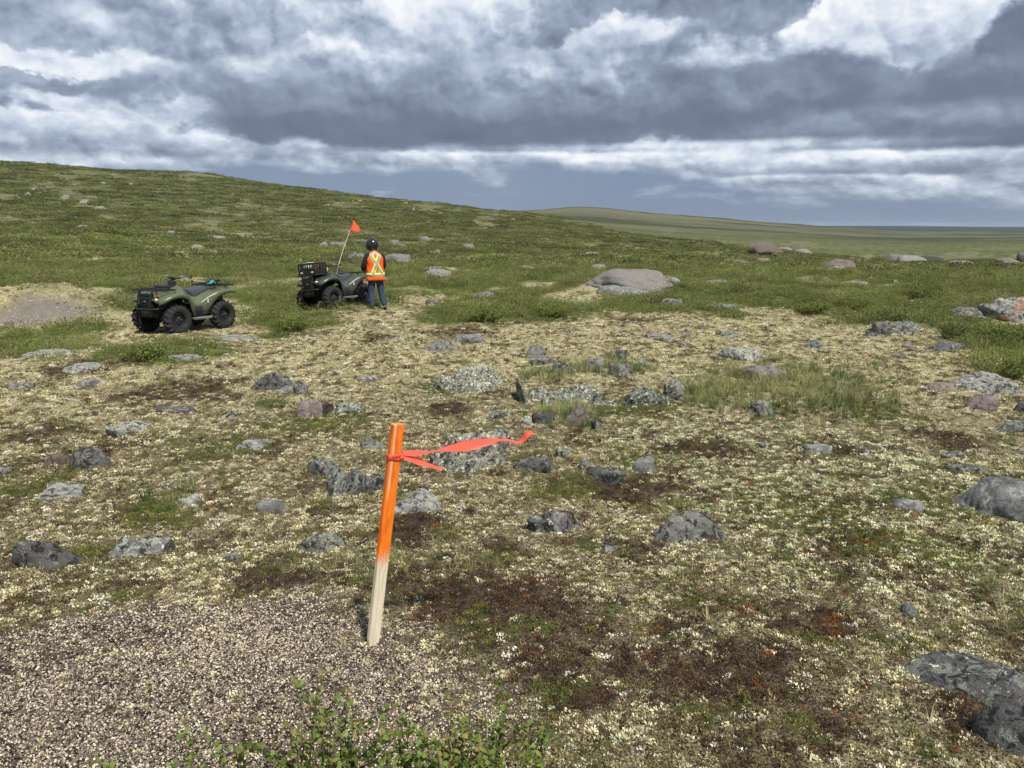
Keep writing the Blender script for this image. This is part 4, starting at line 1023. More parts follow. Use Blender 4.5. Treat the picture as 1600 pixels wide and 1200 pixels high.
# ------------------------------------------------------------------ quad bike (x forward, y to its left, z up, origin on the ground)
def lerp_tab(x, T):
    xs = [t[0] for t in T]; return float(np.interp(x, xs, [t[1] for t in T]))
def wheel_parts(parent, loc, width, side, steer=0.0, seed=0):
    w = bpy.data.objects.new('wheel', None); COL.objects.link(w); w.parent = parent; w.location = loc; w.rotation_euler = (0, random.Random(seed).uniform(0, 1), steer)
    w.rotation_mode = 'ZXY' if False else 'XYZ'
    Ro, ri, hw = 0.305, 0.155, width/2
    t = MB(); t.lathe([(ri, -hw*0.72), (ri+0.02, -hw*0.86), (ri+0.07, -hw), (Ro-0.05, -hw*0.98), (Ro-0.015, -hw*0.82), (Ro, -hw*0.4), (Ro+0.003, 0), (Ro, hw*0.4), (Ro-0.015, hw*0.82), (Ro-0.05, hw*0.98), (ri+0.07, hw), (ri+0.02, hw*0.86), (ri, hw*0.72), (ri, -hw*0.72)], (0, 0, 0), 'y', 40)
    nl = 18
    for k in range(nl):                       # chevron lugs that wrap over the shoulder
        for sgn in (-1, 1):
            a = 2*math.pi*(k+(0.5 if sgn > 0 else 0))/nl
            pr = []
            for (rad, yy, da) in [(Ro-0.055, 0.99, -0.10), (Ro-0.002, 0.86, -0.06), (Ro+0.013, 0.45, 0.02), (Ro+0.015, 0.03, 0.13)]:
                aa = a+da
                for (dw, dr) in ((-0.045, -0.02), (-0.035, 0.014), (0.035, 0.014), (0.045, -0.02)):
                    pr.append(((rad+dr)*math.cos(aa+dw), sgn*yy*hw*(1.03 if yy > 0.9 else 1), (rad+dr)*math.sin(aa+dw)))
            F = []
            for i in range(3):
                for j in range(3): F.append((i*4+j, i*4+j+1, (i+1)*4+j+1, (i+1)*4+j))
            F += [(0, 1, 2, 3), (12, 13, 14, 15)]
            t.add(pr, F)
    t.build('tyre', M_TYRE, w)
    r = MB(); o = side*hw
    r.lathe([(ri+0.012, o*0.92), (ri+0.004, o*0.86), (ri-0.012, o*0.80), (ri-0.018, o*0.35), (ri-0.05, o*0.30), (0.075, o*0.42), (0.06, o*0.46), (0.0, o*0.46)], (0, 0, 0), 'y', 32)
    r.lathe([(ri+0.004, -o*0.8), (ri-0.012, -o*0.7), (ri-0.015, o*0.3)], (0, 0, 0), 'y', 32)
    rim = r.build('rim', M_RIM, w)
    h = MB(); h.lathe([(0.032, o*0.45), (0.032, o*0.66), (0.024, o*0.72), (0.0, o*0.72)], (0, 0, 0), 'y', 14)
    h.build('hub_cap', M_BLACK, rim)
    nb = MB()
    for k in range(4):
        a = math.pi/4+k*math.pi/2; nb.lathe([(0.011, o*0.42), (0.011, o*0.60), (0.0, o*0.60)], (0.052*math.cos(a), 0, 0.052*math.sin(a)), 'y', 6)
    nb.build('lug_nuts', M_STEEL, rim)
    return w
WB = 0.625
LIP = [(-1.02, 0.775), (-0.9, 0.80), (-0.72, 0.80), (-0.56, 0.76), (-0.42, 0.66), (-0.31, 0.50), (-0.25, 0.37), (0.13, 0.35), (0.2, 0.44), (0.27, 0.60), (0.34, 0.715), (0.46, 0.775), (0.62, 0.79), (0.78, 0.765), (0.90, 0.70), (1.0, 0.64)]
SHO = [(-1.02, 0.83), (-0.9, 0.865), (-0.7, 0.87), (-0.5, 0.85), (-0.3, 0.76), (-0.1, 0.62), (0.05, 0.60), (0.2, 0.70), (0.34, 0.82), (0.5, 0.865), (0.65, 0.865), (0.8, 0.83), (0.92, 0.77), (1.0, 0.71)]
WID = [(-1.02, 0.50), (-0.85, 0.55), (-0.6, 0.565), (-0.45, 0.54), (-0.28, 0.46), (-0.1, 0.40), (0.05, 0.40), (0.2, 0.47), (0.38, 0.555), (0.6, 0.58), (0.8, 0.565), (0.93, 0.50), (1.0, 0.40)]
TOP = [(-1.02, 0.86), (-0.8, 0.90), (-0.55, 0.89), (-0.4, 0.86), (-0.1, 0.80), (0.08, 0.84), (0.2, 0.98), (0.32, 1.03), (0.42, 1.00), (0.6, 0.94), (0.8, 0.90), (0.93, 0.84), (1.0, 0.76)]
INW = [(-1.02, 0.36), (-0.5, 0.30), (-0.2, 0.19), (0.05, 0.18), (0.2, 0.20), (0.4, 0.26), (0.7, 0.34), (1.0, 0.30)]
def quad_body(mat):
    t = MB(); rows = []
    xs = np.concatenate([np.linspace(-1.02, -0.2, 20), np.linspace(-0.17, 0.13, 6), np.linspace(0.16, 1.0, 22)])
    for x in xs:
        lip, sh, w, tp, iw = (lerp_tab(x, T) for T in (LIP, SHO, WID, TOP, INW))
        half = [(0, tp), (iw*0.55, tp-0.006), (iw, tp-0.035), (iw+(w-iw)*0.35, (tp+sh)/2-0.02), (iw+(w-iw)*0.7, sh+0.012), (w-0.012, sh), (w, sh-0.02), (w+0.004, (sh+lip)/2), (w-0.006, lip)]
        row = [(x, -y, z) for (y, z) in reversed(half[1:])]+[(x, y, z) for (y, z) in half]
        rows.append(row)
    t.grid(rows); return t
def make_quad(name, mat_body, loc, rz, pitch=0.0, roll=0.0, steer=0.0):
    q = empty(name, loc, rz); q.rotation_euler = (roll, pitch, rz)
    body = quad_body(mat_body).build('body_shell', mat_body, q, thick=0.012, ang=50)
    # black lower side panels and engine block under the shell
    e = MB(); e.box((0.0, 0, 0.42), (0.62, 0.42, 0.34), bev=0.03); e.box((0.35, 0, 0.36), (0.5, 0.30, 0.22), bev=0.02); e.box((-0.45, 0, 0.36), (0.6, 0.26, 0.2), bev=0.02)
    e.box((0.62, 0, 0.56), (0.5, 0.46, 0.34), bev=0.03); e.box((-0.62, 0, 0.58), (0.6, 0.44, 0.30), bev=0.03); e.tube([(0.02, 0.2, 0.40), (0.02, 0.25, 0.40)], 0.10, 16)
    e.tube([(-0.5, -0.26, 0.55), (-0.98, -0.26, 0.58)], 0.07, 12)
    e.build('engine', M_BLACK, q)
    for s in (-1, 1):
        p = MB()
        P = [[(x, s*(0.405+0.004), z) for x in (-0.24, -0.12, 0.0, 0.12, 0.17)] for z in (0.33, 0.45, 0.55)]
        P[2] = [(-0.22, s*0.425, 0.53), (-0.12, s*0.409, 0.555), (0.0, s*0.407, 0.55), (0.12, s*0.43, 0.57), (0.21, s*0.475, 0.58)]
        P[0] = [(-0.24, s*0.39, 0.32), (-0.12, s*0.39, 0.32), (0.0, s*0.39, 0.32), (0.1, s*0.40, 0.33), (0.14, s*0.43, 0.35)]
        P[1] = [(-0.24, s*0.42, 0.43), (-0.12, s*0.41, 0.44), (0.0, s*0.41, 0.44), (0.12, s*0.425, 0.45), (0.17, s*0.455, 0.46)]
        p.grid(P).build('side_panel', M_BLACK, q, thick=0.016)
        f = MB(); f.box((-0.04, s*0.44, 0.29), (0.46, 0.20, 0.03), bev=0.01); f.tube([(-0.28, s*0.36, 0.30), (-0.27, s*0.53, 0.31), (0.18, s*0.54, 0.31), (0.22, s*0.38, 0.30)], 0.014, 8)
        for k in range(5): f.box((-0.2+0.08*k, s*0.44, 0.31), (0.02, 0.18, 0.015))
        f.build('footboard', M_ALU if s > 0 else M_BLACK, q)
        # inner fender liners close the arches from above
        l = MB()
        for (a, b) in ((0.36, 0.92), (-0.94, -0.5)):
            xs = np.linspace(a, b, 8)
            l.grid([[(x, s*0.20, lerp_tab(x, LIP)-0.03), (x, s*0.36, lerp_tab(x, LIP)-0.012), (x, s*(lerp_tab(x, WID)-0.03), lerp_tab(x, LIP)+0.004)] for x in xs])
        l.build('fender_liner', M_BLACK, q, thick=0.008)
    # seat: raised nose, long cushion, triangular skirt
    st = MB(); rows = []
    for x, z, w, dr in ((0.14, 0.90, 0.10, 0.10), (0.08, 0.925, 0.15, 0.20), (-0.02, 0.915, 0.18, 0.27), (-0.14, 0.905, 0.20, 0.20), (-0.28, 0.915, 0.21, 0.12), (-0.42, 0.94, 0.21, 0.09), (-0.52, 0.955, 0.19, 0.08), (-0.57, 0.93, 0.13, 0.06)):
        half = [(0, z+0.012), (w*0.6, z+0.006), (w*0.92, z-0.012), (w*1.05, z-0.05), (w*1.0+0.10*min(dr*2, 1), z-dr), (w*0.9, z-dr-0.03)]
        rows.append([(x, -y, zz) for (y, zz) in reversed(half[1:])]+[(x, y, zz) for (y, zz) in half])
    st.grid(rows); n = len(rows[0]); st.F.append(tuple(range(n))); st.F.append(tuple(range((len(rows)-1)*n+n-1, (len(rows)-1)*n-1, -1)))
    st.build('seat', M_SEAT, q, sub=1, ang=0)
    # tank cover / pod behind the handlebar
    pd = MB(); pd.box((0.47, 0, 1.0), (0.34, 0.34, 0.07), bev=0.03); pd.box((0.62, 0, 0.965), (0.22, 0.42, 0.04), bev=0.015)
    pd.box((0.30, 0, 1.06), (0.12, 0.16, 0.12), rot=Matrix.Rotation(R(-20), 3, 'Y').to_quaternion(), bev=0.03)
    pd.build('dash_cover', M_BLACK, q)
    # front rack
    def rack(x0, x1, w, z, nm):
        r = MB(); rr = 0.013
        r.tube([(x1, -w+0.06, z), (x1, w-0.06, z), (x1-0.06, w, z), (x0, w+0.01, z), (x0-0.02, w-0.05, z), (x0-0.02, -w+0.05, z), (x0, -w-0.01, z), (x1-0.06, -w, z), (x1, -w+0.06, z)], rr, 8)
        for k in range(5):
            yy = -w+2*w*(k+1)/6; r.tube([(x0, yy, z-0.004), (x1, yy, z-0.004)], 0.009, 6)
        for k in range(2): xx = x0+(x1-x0)*(k+1)/3; r.tube([(xx, -w, z+0.002), (xx, w, z+0.002)], 0.010, 6)
        for yy in (-w*0.6, w*0.6):
            r.tube([(x0+0.1, yy, z), (x0+0.08, yy, z-0.12)], 0.011, 6); r.tube([(x1-0.1, yy, z), (x1-0.12, yy, z-0.14)], 0.011, 6)
        return r.build(nm, M_RACK, q)
    rack(0.56, 1.02, 0.42, 0.955, 'front_rack'); rack(-1.06, -0.55, 0.42, 0.965, 'rear_rack')
    # bumper and grille
    b = MB()
    for s in (-1, 1):
        b.tube([(0.86, s*0.17, 0.36), (1.02, s*0.18, 0.44), (1.06, s*0.19, 0.60), (1.03, s*0.20, 0.78), (0.97, s*0.20, 0.93)], 0.017, 8)
    b.tube([(0.86, -0.40, 0.60), (0.98, -0.33, 0.57), (1.055, -0.2, 0.56), (1.07, 0, 0.56), (1.055, 0.2, 0.56), (0.98, 0.33, 0.57), (0.86, 0.40, 0.60)], 0.022, 8)
    b.tube([(1.045, -0.19, 0.70), (1.045, 0.19, 0.70)], 0.012, 8); b.box((0.99, 0, 0.45), (0.03, 0.34, 0.12), bev=0.01)
    b.build('front_bumper', M_RACK, q)
    g = MB(); g.box((0.955, 0, 0.70), (0.10, 0.36, 0.26), bev=0.02)
    for k in range(5): g.box((1.008, 0, 0.61+0.045*k), (0.012, 0.30, 0.014))
    g.box((0.97, 0, 0.86), (0.08, 0.40, 0.05), bev=0.015)
    gr = g.build('grille', M_BLACK, q)
    lg = MB(); lg.lathe([(0.026, 0.0), (0.026, 0.008), (0.0, 0.010)], (1.012, 0, 0.715), 'x', 16); lg.build('badge', M_STEEL, gr)
    for s in (-1, 1):
        hl = MB(); hl.lathe([(0.056, -0.05), (0.060, 0.0), (0.054, 0.006)], (0.955, s*0.285, 0.745), 'x', 20); ho = hl.build('headlight', M_BLACK, q)
        ln = MB(); ln.lathe([(0.053, 0.0), (0.045, 0.016), (0.025, 0.026), (0.0, 0.029)], (0.955, s*0.285, 0.745), 'x', 20); ln.build('lens', M_LENS, ho)
        mk = MB(); mk.box((0.93, s*0.30, 0.835), (0.03, 0.07, 0.03), bev=0.008); mk.build('turn_reflector', M_AMBER, q)
        sk = MB(); sk.box((-0.235, s*0.478, 0.66), (0.055, 0.004, 0.10), rot=Matrix.Rotation(R(s*18), 3, 'Z').to_quaternion()); sk.build('warning_sticker', M_STICK, q)
        tl = MB(); tl.box((-1.03, s*0.32, 0.80), (0.03, 0.10, 0.045), bev=0.01); tl.build('tail_light', simple('red lens', (0.35, 0.02, 0.015), 0.3, dirt=0), q)
        # suspension arms and shocks
        a = MB()
        for xx in (WB, -WB):
            a.tube([(xx-0.10, s*0.16, 0.36), (xx, s*0.38, 0.30)], 0.016, 8); a.tube([(xx+0.10, s*0.16, 0.36), (xx, s*0.38, 0.30)], 0.016, 8)
            a.tube([(xx, s*0.18, 0.66), (xx, s*0.33, 0.36)], 0.034, 10)
            a.tube([(xx, s*0.10, 0.34), (xx, s*0.42, 0.31)], 0.018, 8)
        a.build('suspension_arm', M_RIM, q)
    # handlebar
    h = MB(); h.tube([(0.36, 0, 0.95), (0.27, 0, 1.14)], 0.028, 10)
    h.tube([(0.11, -0.40, 1.185), (0.17, -0.30, 1.195), (0.25, -0.12, 1.17), (0.27, 0, 1.15), (0.25, 0.12, 1.17), (0.17, 0.30, 1.195), (0.11, 0.40, 1.185)], 0.013, 8)
    h.box((0.28, 0, 1.17), (0.10, 0.15, 0.05), rot=Matrix.Rotation(R(-25), 3, 'Y').to_quaternion(), bev=0.02)
    hb = h.build('handlebar', M_RACK, q)
    for s in (-1, 1):
        gp = MB(); gp.tube([(0.105, s*0.41, 1.185), (0.165, s*0.29, 1.196)], 0.020, 10); gp.build('grip', M_BLACK, hb)
        lv = MB(); lv.tube([(0.21, s*0.26, 1.20), (0.24, s*0.32, 1.20), (0.19, s*0.43, 1.19)], 0.008, 6); lv.box((0.22, s*0.235, 1.205), (0.07, 0.07, 0.055), bev=0.015)
        lv.build('brake_lever', M_STEEL, hb)
    for i, (xx, s, wd) in enumerate(((WB, 1, 0.21), (WB, -1, 0.21), (-WB, 1, 0.25), (-WB, -1, 0.25))):
        wheel_parts(q, (xx, s*(0.585-wd/2), 0.318), wd, s, steer if xx > 0 else 0.0, seed=i)
    return q
def to_world(q, p):
    bpy.context.view_layer.update(); return q.matrix_world @ Vector(p)
def seat_quad(contact_px, contact_py, heading, depth=None):
    """put the near front wheel on the ground point seen at the given pixel"""
    p = hit(contact_px, contact_py)
    c, s = math.cos(heading), math.sin(heading); off = np.array([WB, 0.48])
    o = np.array([p[0]-(c*off[0]-s*off[1]), p[1]-(s*off[0]+c*off[1])])
    def W(x, y): return float(H(o[0]+c*x-s*y, o[1]+s*x+c*y))
    zf = (W(WB, 0.48)+W(WB, -0.48))/2; zb = (W(-WB, 0.48)+W(-WB, -0.48))/2; zl = (W(WB, 0.48)+W(-WB, 0.48))/2; zr = (W(WB, -0.48)+W(-WB, -0.48))/2
    pitch = -math.atan2(zf-zb, 2*WB); roll = math.atan2(zl-zr, 0.96)
    return (o[0], o[1], (zf+zb)/2-0.012), heading, pitch, roll

# ---- the left quad and what lies on its rear rack
l1, h1, p1, r1 = seat_quad(279, 521, R(-116.6))
QA = make_quad('quad_bike', M_OLIVE, l1, h1, p1, r1, steer=R(-4))
tag(QA, 'olive green quad bike parked on its own on the left, rear rack holding a shovel', 'quad bike', 'two parked quad bikes')
M_WOOD = simple('varnished wood handle', (0.42, 0.26, 0.11), 0.45, dirt=0.2)
def placed(q, name, loc, rot=(0, 0, 0)):
    """a top-level thing standing on the vehicle at a place given in the vehicle's frame"""
    bpy.context.view_layer.update()
    e = empty(name, (0, 0, 0)); e.matrix_world = q.matrix_world @ Matrix.Translation(loc) @ Matrix.LocRotScale(None, __import__('mathutils').Euler(rot), None)
    return e
sh = placed(QA, 'shovel', (-0.75, -0.02, 0.99), (0, 0, R(96)))
m = MB(); m.tube([(-0.06, 0, 0.03), (-0.42, 0, 0.035), (-0.46, 0, 0.035)], 0.018, 10); m.build('handle', M_WOOD, sh)
m = MB(); m.tube([(-0.45, -0.06, 0.035), (-0.47, 0, 0.035), (-0.45, 0.06, 0.035)], 0.018, 8); m.build('grip', M_BLACK, sh)
m = MB(); rows = []
for x, w, z in ((-0.07, 0.02, 0.03), (-0.02, 0.09, 0.025), (0.08, 0.115, 0.02), (0.2, 0.105, 0.035), (0.28, 0.06, 0.06), (0.31, 0.01, 0.075)):
    rows.append([(x, -w, z+0.03), (x, -w*0.5, z+0.005), (x, 0, z), (x, w*0.5, z+0.005), (x, w, z+0.03)])
m.grid(rows).build('blade', M_RIM, sh, thick=0.004)
tag(sh, 'short shovel with a wooden handle lying across the rear rack of the left quad', 'shovel')
gl = placed(QA, 'work_glove', (-0.62, 0.22, 0.975), (0, 0, R(20)))
m = MB(); rows = []
for i, (x, w, z) in enumerate(((-0.10, 0.035, 0.02), (-0.05, 0.05, 0.05), (0.0, 0.055, 0.075), (0.05, 0.05, 0.06), (0.08, 0.03, 0.04))):
    rows.append([(x+0.012*math.sin(k*2.1+i), w*math.cos(k*math.pi/4), z+0.6*w*math.sin(k*math.pi/4)) for k in range(8)])
m.grid(rows, close=True); m.F.append(tuple(range(8))); m.F.append(tuple(range(32, 40)))
for k in range(4): m.tube([(0.07, -0.04+0.026*k, 0.045), (0.12+0.01*(k % 2), -0.045+0.03*k, 0.05), (0.15, -0.05+0.032*k, 0.03)], [0.012, 0.012, 0.008], 8)
m.tube([(-0.02, 0.05, 0.05), (0.02, 0.09, 0.055), (0.05, 0.10, 0.04)], [0.014, 0.013, 0.009], 8)
gm_ = m.build('glove_body', simple('teal cloth', (0.05, 0.25, 0.30), 0.8, dirt=0.1), gl, ang=0)
tag(gl, 'crumpled teal work glove on the rear rack of the left quad, beside the shovel handle', 'glove')
st_ = placed(QA, 'folded_tripod', (-0.83, -0.18, 0.985), (0, 0, R(82)))
m = MB()
for k in range(3): m.tube([(-0.25, -0.03+0.03*k, 0.02+0.012*(k == 1)), (0.30, -0.04+0.04*k, 0.02)], 0.012, 8)
m.build('leg_bundle', M_RIM, st_); m = MB(); m.box((-0.28, 0, 0.03), (0.07, 0.10, 0.05), bev=0.01); m.build('mounting_head', M_STEEL, st_)
tag(st_, 'dark folded tripod laid across the back edge of the left quad rear rack', 'tripod')

# ---- the right quad with crate, roll, windscreen and safety flag
l2, h2, p2, r2 = seat_quad(522, 484, R(-122))
QB = make_quad('quad_bike', M_OLIVE2, l2, h2, p2, r2, steer=R(-2))
tag(QB, 'dark green quad bike beside the person, carrying a black crate', 'quad bike', 'two parked quad bikes')
# flag pole mounted on the rack side
fp = MB(); wd_ = Matrix.Rotation(-h2, 3, 'Z') @ Vector((1.0, 0.1, 0))
pts = [tuple(Vector((-0.52, -0.42, 0.97+1.42*t))+wd_*(0.62*t**1.15)) for t in (0, 0.2, 0.4, 0.6, 0.8, 1.0)]
fp.tube(pts, [0.010, 0.009, 0.009, 0.008, 0.007, 0.006], 8)
M_POLE = simple('white fibreglass rod', (0.72, 0.70, 0.62), 0.5, dirt=0.1)
pole = fp.build('flag_pole', M_POLE, QB)
M_FLAG = NT('orange flag cloth'); M_FLAG.leaf((0.95, 0.17, 0.06, 1), 0.35, 0.7); M_FLAG = M_FLAG.m
fl = MB(); rows = []
Mq = Matrix.Rotation(-h2, 3, 'Z')      # flag blows to the right of the picture
wind = Mq @ Vector((0.98, -0.2, 0)); upv = Vector(pts[-1])-Vector(pts[-2]); upv.normalize(); top = Vector(pts[-1])
for i in range(9):
    s = i/8; row = []
    for j in range(7):
        t = j/6
        hh = 0.33*(1-s)
        c0 = top-upv*(0.30-0.33*0.0)+upv*0.0
        base = top-upv*0.30
        p = base+upv*(t*hh)*1.05+wind*(0.36*s)+Vector((0, 0, -0.05*s))+wind.cross(Vector((0, 0, 1)))*(0.03*math.sin(s*6+t))
        row.append(p)
    rows.append(row)
fl.grid(rows).build('pennant', M_FLAG, pole, thick=0.003)
# windscreen: a clear scratched sheet leaning back in front of the handlebar
ws = MB(); rows = []
for i in range(7):
    t = i/6; w = 0.24*(1-0.25*t**2); x = 0.20-0.42*t; z = 1.24-0.27*t
    rows.append([(x+0.10*(1-(2*j/8-1)**2)-0.05, w*(2*j/8-1), z) for j in range(9)])
tw = NT('scratched clear plastic'); g_ = tw.N.new('ShaderNodeBsdfGlossy'); g_.inputs['Roughness'].default_value = 0.15
tr = tw.N.new('ShaderNodeBsdfTransparent'); df = tw.N.new('ShaderNodeBsdfDiffuse'); df.inputs[0].default_value = (0.30, 0.24, 0.18, 1)
m1 = tw.N.new('ShaderNodeMixShader'); m1.inputs[0].default_value = 0.30; tw.L.new(tr.outputs[0], m1.inputs[1]); tw.L.new(df.outputs[0], m1.inputs[2])
m2 = tw.N.new('ShaderNodeMixShader'); m2.inputs[0].default_value = 0.10; tw.L.new(m1.outputs[0], m2.inputs[1]); tw.L.new(g_.outputs[0], m2.inputs[2]); tw.L.new(m2.outputs[0], tw.out.inputs[0])
M_SCREEN = tw.m
ws.grid(rows).build('windscreen', M_SCREEN, QB, thick=0.004)
# crate
cr = placed(QB, 'cargo_crate', (0.80, 0.02, 0.97), (0, 0, 0))
cr.matrix_world = QB.matrix_world @ Matrix.Translation((0.80, 0.02, 0.97))
cw, cl, ch = 0.40, 0.60, 0.30
def wall(m, a, b, z0, z1, th=0.014, nx=7, nz=3):
    """lattice wall between ground points a and b with square openings"""
    a = Vector(a); b = Vector(b); d = b-a; L_ = d.length; ang = math.atan2(d.y, d.x); rq = Matrix.Rotation(ang, 3, 'Z').to_quaternion()
    mid = (a+b)/2
    for zz, hh in ((z0+0.02, 0.05), (z1-0.02, 0.05), ((z0+z1)/2, 0.022), (z0+0.08, 0.10)): m.box((mid.x, mid.y, zz), (L_, th, hh), rot=rq)
    for i in range(nx+1):
        p = a+d*(i/nx); m.box((p.x, p.y, (z0+z1)/2), (0.034 if 0 < i < nx else 0.04, th+0.004, z1-z0-0.01), rot=rq)
m = MB(); wall(m, (-cw/2, -cl/2), (cw/2, -cl/2), 0, ch, nx=4); wall(m, (-cw/2, cl/2), (cw/2, cl/2), 0, ch, nx=4); wall(m, (cw/2, -cl/2), (cw/2, cl/2), 0, ch); wall(m, (-cw/2, -cl/2), (-cw/2, cl/2), 0, ch)
m.box((0, 0, 0.012), (cw-0.02, cl-0.02, 0.02)); m.build('crate_frame', M_BLACK, cr, smooth=False)
for yy in (-0.2, 0.0, 0.2):
    k = MB(); k.box((cw/2+0.010, yy, 0.06 if yy else 0.24), (0.006, 0.09, 0.035), bev=0.002); k.build('name_plate', M_STICK if yy else simple('grey plate', (0.35, 0.35, 0.35), 0.5), cr)
tag(cr, 'open black plastic crate full of tools on the front rack of the right quad', 'crate')
def in_crate(name, fn, mat, label, cat, part):
    e = empty(name, (0, 0, 0)); e.matrix_world = cr.matrix_world.copy(); mm = MB(); fn(mm); mm.build(part, mat, e); tag(e, label, cat); return e
bpy.context.view_layer.update()
in_crate('paper_pad', lambda k: (k.box((0.02, -0.12, 0.20), (0.20, 0.24, 0.02), bev=0.004), k.box((0.01, -0.11, 0.315), (0.22, 0.20, 0.012), rot=Matrix.Rotation(R(6), 3, 'X').to_quaternion(), bev=0.003), k.box((0.02, -0.12, 0.255), (0.18, 0.18, 0.10), bev=0.01)), M_STICK, 'white pad lying on top of the black crate', 'pad', 'pages')
in_crate('rope_coil', lambda k: [k.tube([(0.0+0.07*math.cos(t/10*2*math.pi), 0.12+0.09*math.sin(t/10*2*math.pi), 0.06+j*0.035) for t in range(11)], 0.02, 8) for j in range(7)], simple('orange brown rope', (0.42, 0.16, 0.06), 0.8), 'coil of orange brown rope bulging out of the black crate', 'rope', 'coil')
in_crate('steel_flask', lambda k: k.lathe([(0.0, 0.02), (0.045, 0.02), (0.045, 0.20), (0.03, 0.24), (0.025, 0.27), (0.0, 0.27)], (0.10, 0.22, 0.0), 'z', 20), simple('copper flask', (0.50, 0.24, 0.12), 0.35, 0.7), 'copper coloured flask seen through the side of the black crate', 'flask', 'bottle')
rl = placed(QB, 'canvas_roll', (0.52, 0.02, 1.09), (0, 0, 0))
m = MB(); rows = []
for i in range(9):
    y = -0.24+0.06*i; rr = 0.068*(1+0.08*math.sin(i*2.3))
    rows.append([(rr*math.cos(2*math.pi*j/14)*1.0, y, rr*math.sin(2*math.pi*j/14)*(1+0.05*math.sin(i+j))) for j in range(14)])
m.grid(rows, close=True); m.F.append(tuple(range(14))); m.F.append(tuple(range(8*14, 9*14))); m.build('canvas', simple('tan canvas', (0.50, 0.34, 0.20), 0.85, dirt=0.2), rl, ang=50)
for yy in (-0.14, 0.13):
    k = MB(); k.lathe([(0.074, yy-0.012), (0.078, yy), (0.074, yy+0.012)], (0, 0, 0), 'y', 18); k.build('strap', M_BLACK, rl)
tag(rl, 'rolled tan canvas strapped behind the crate on the right quad', 'canvas roll')

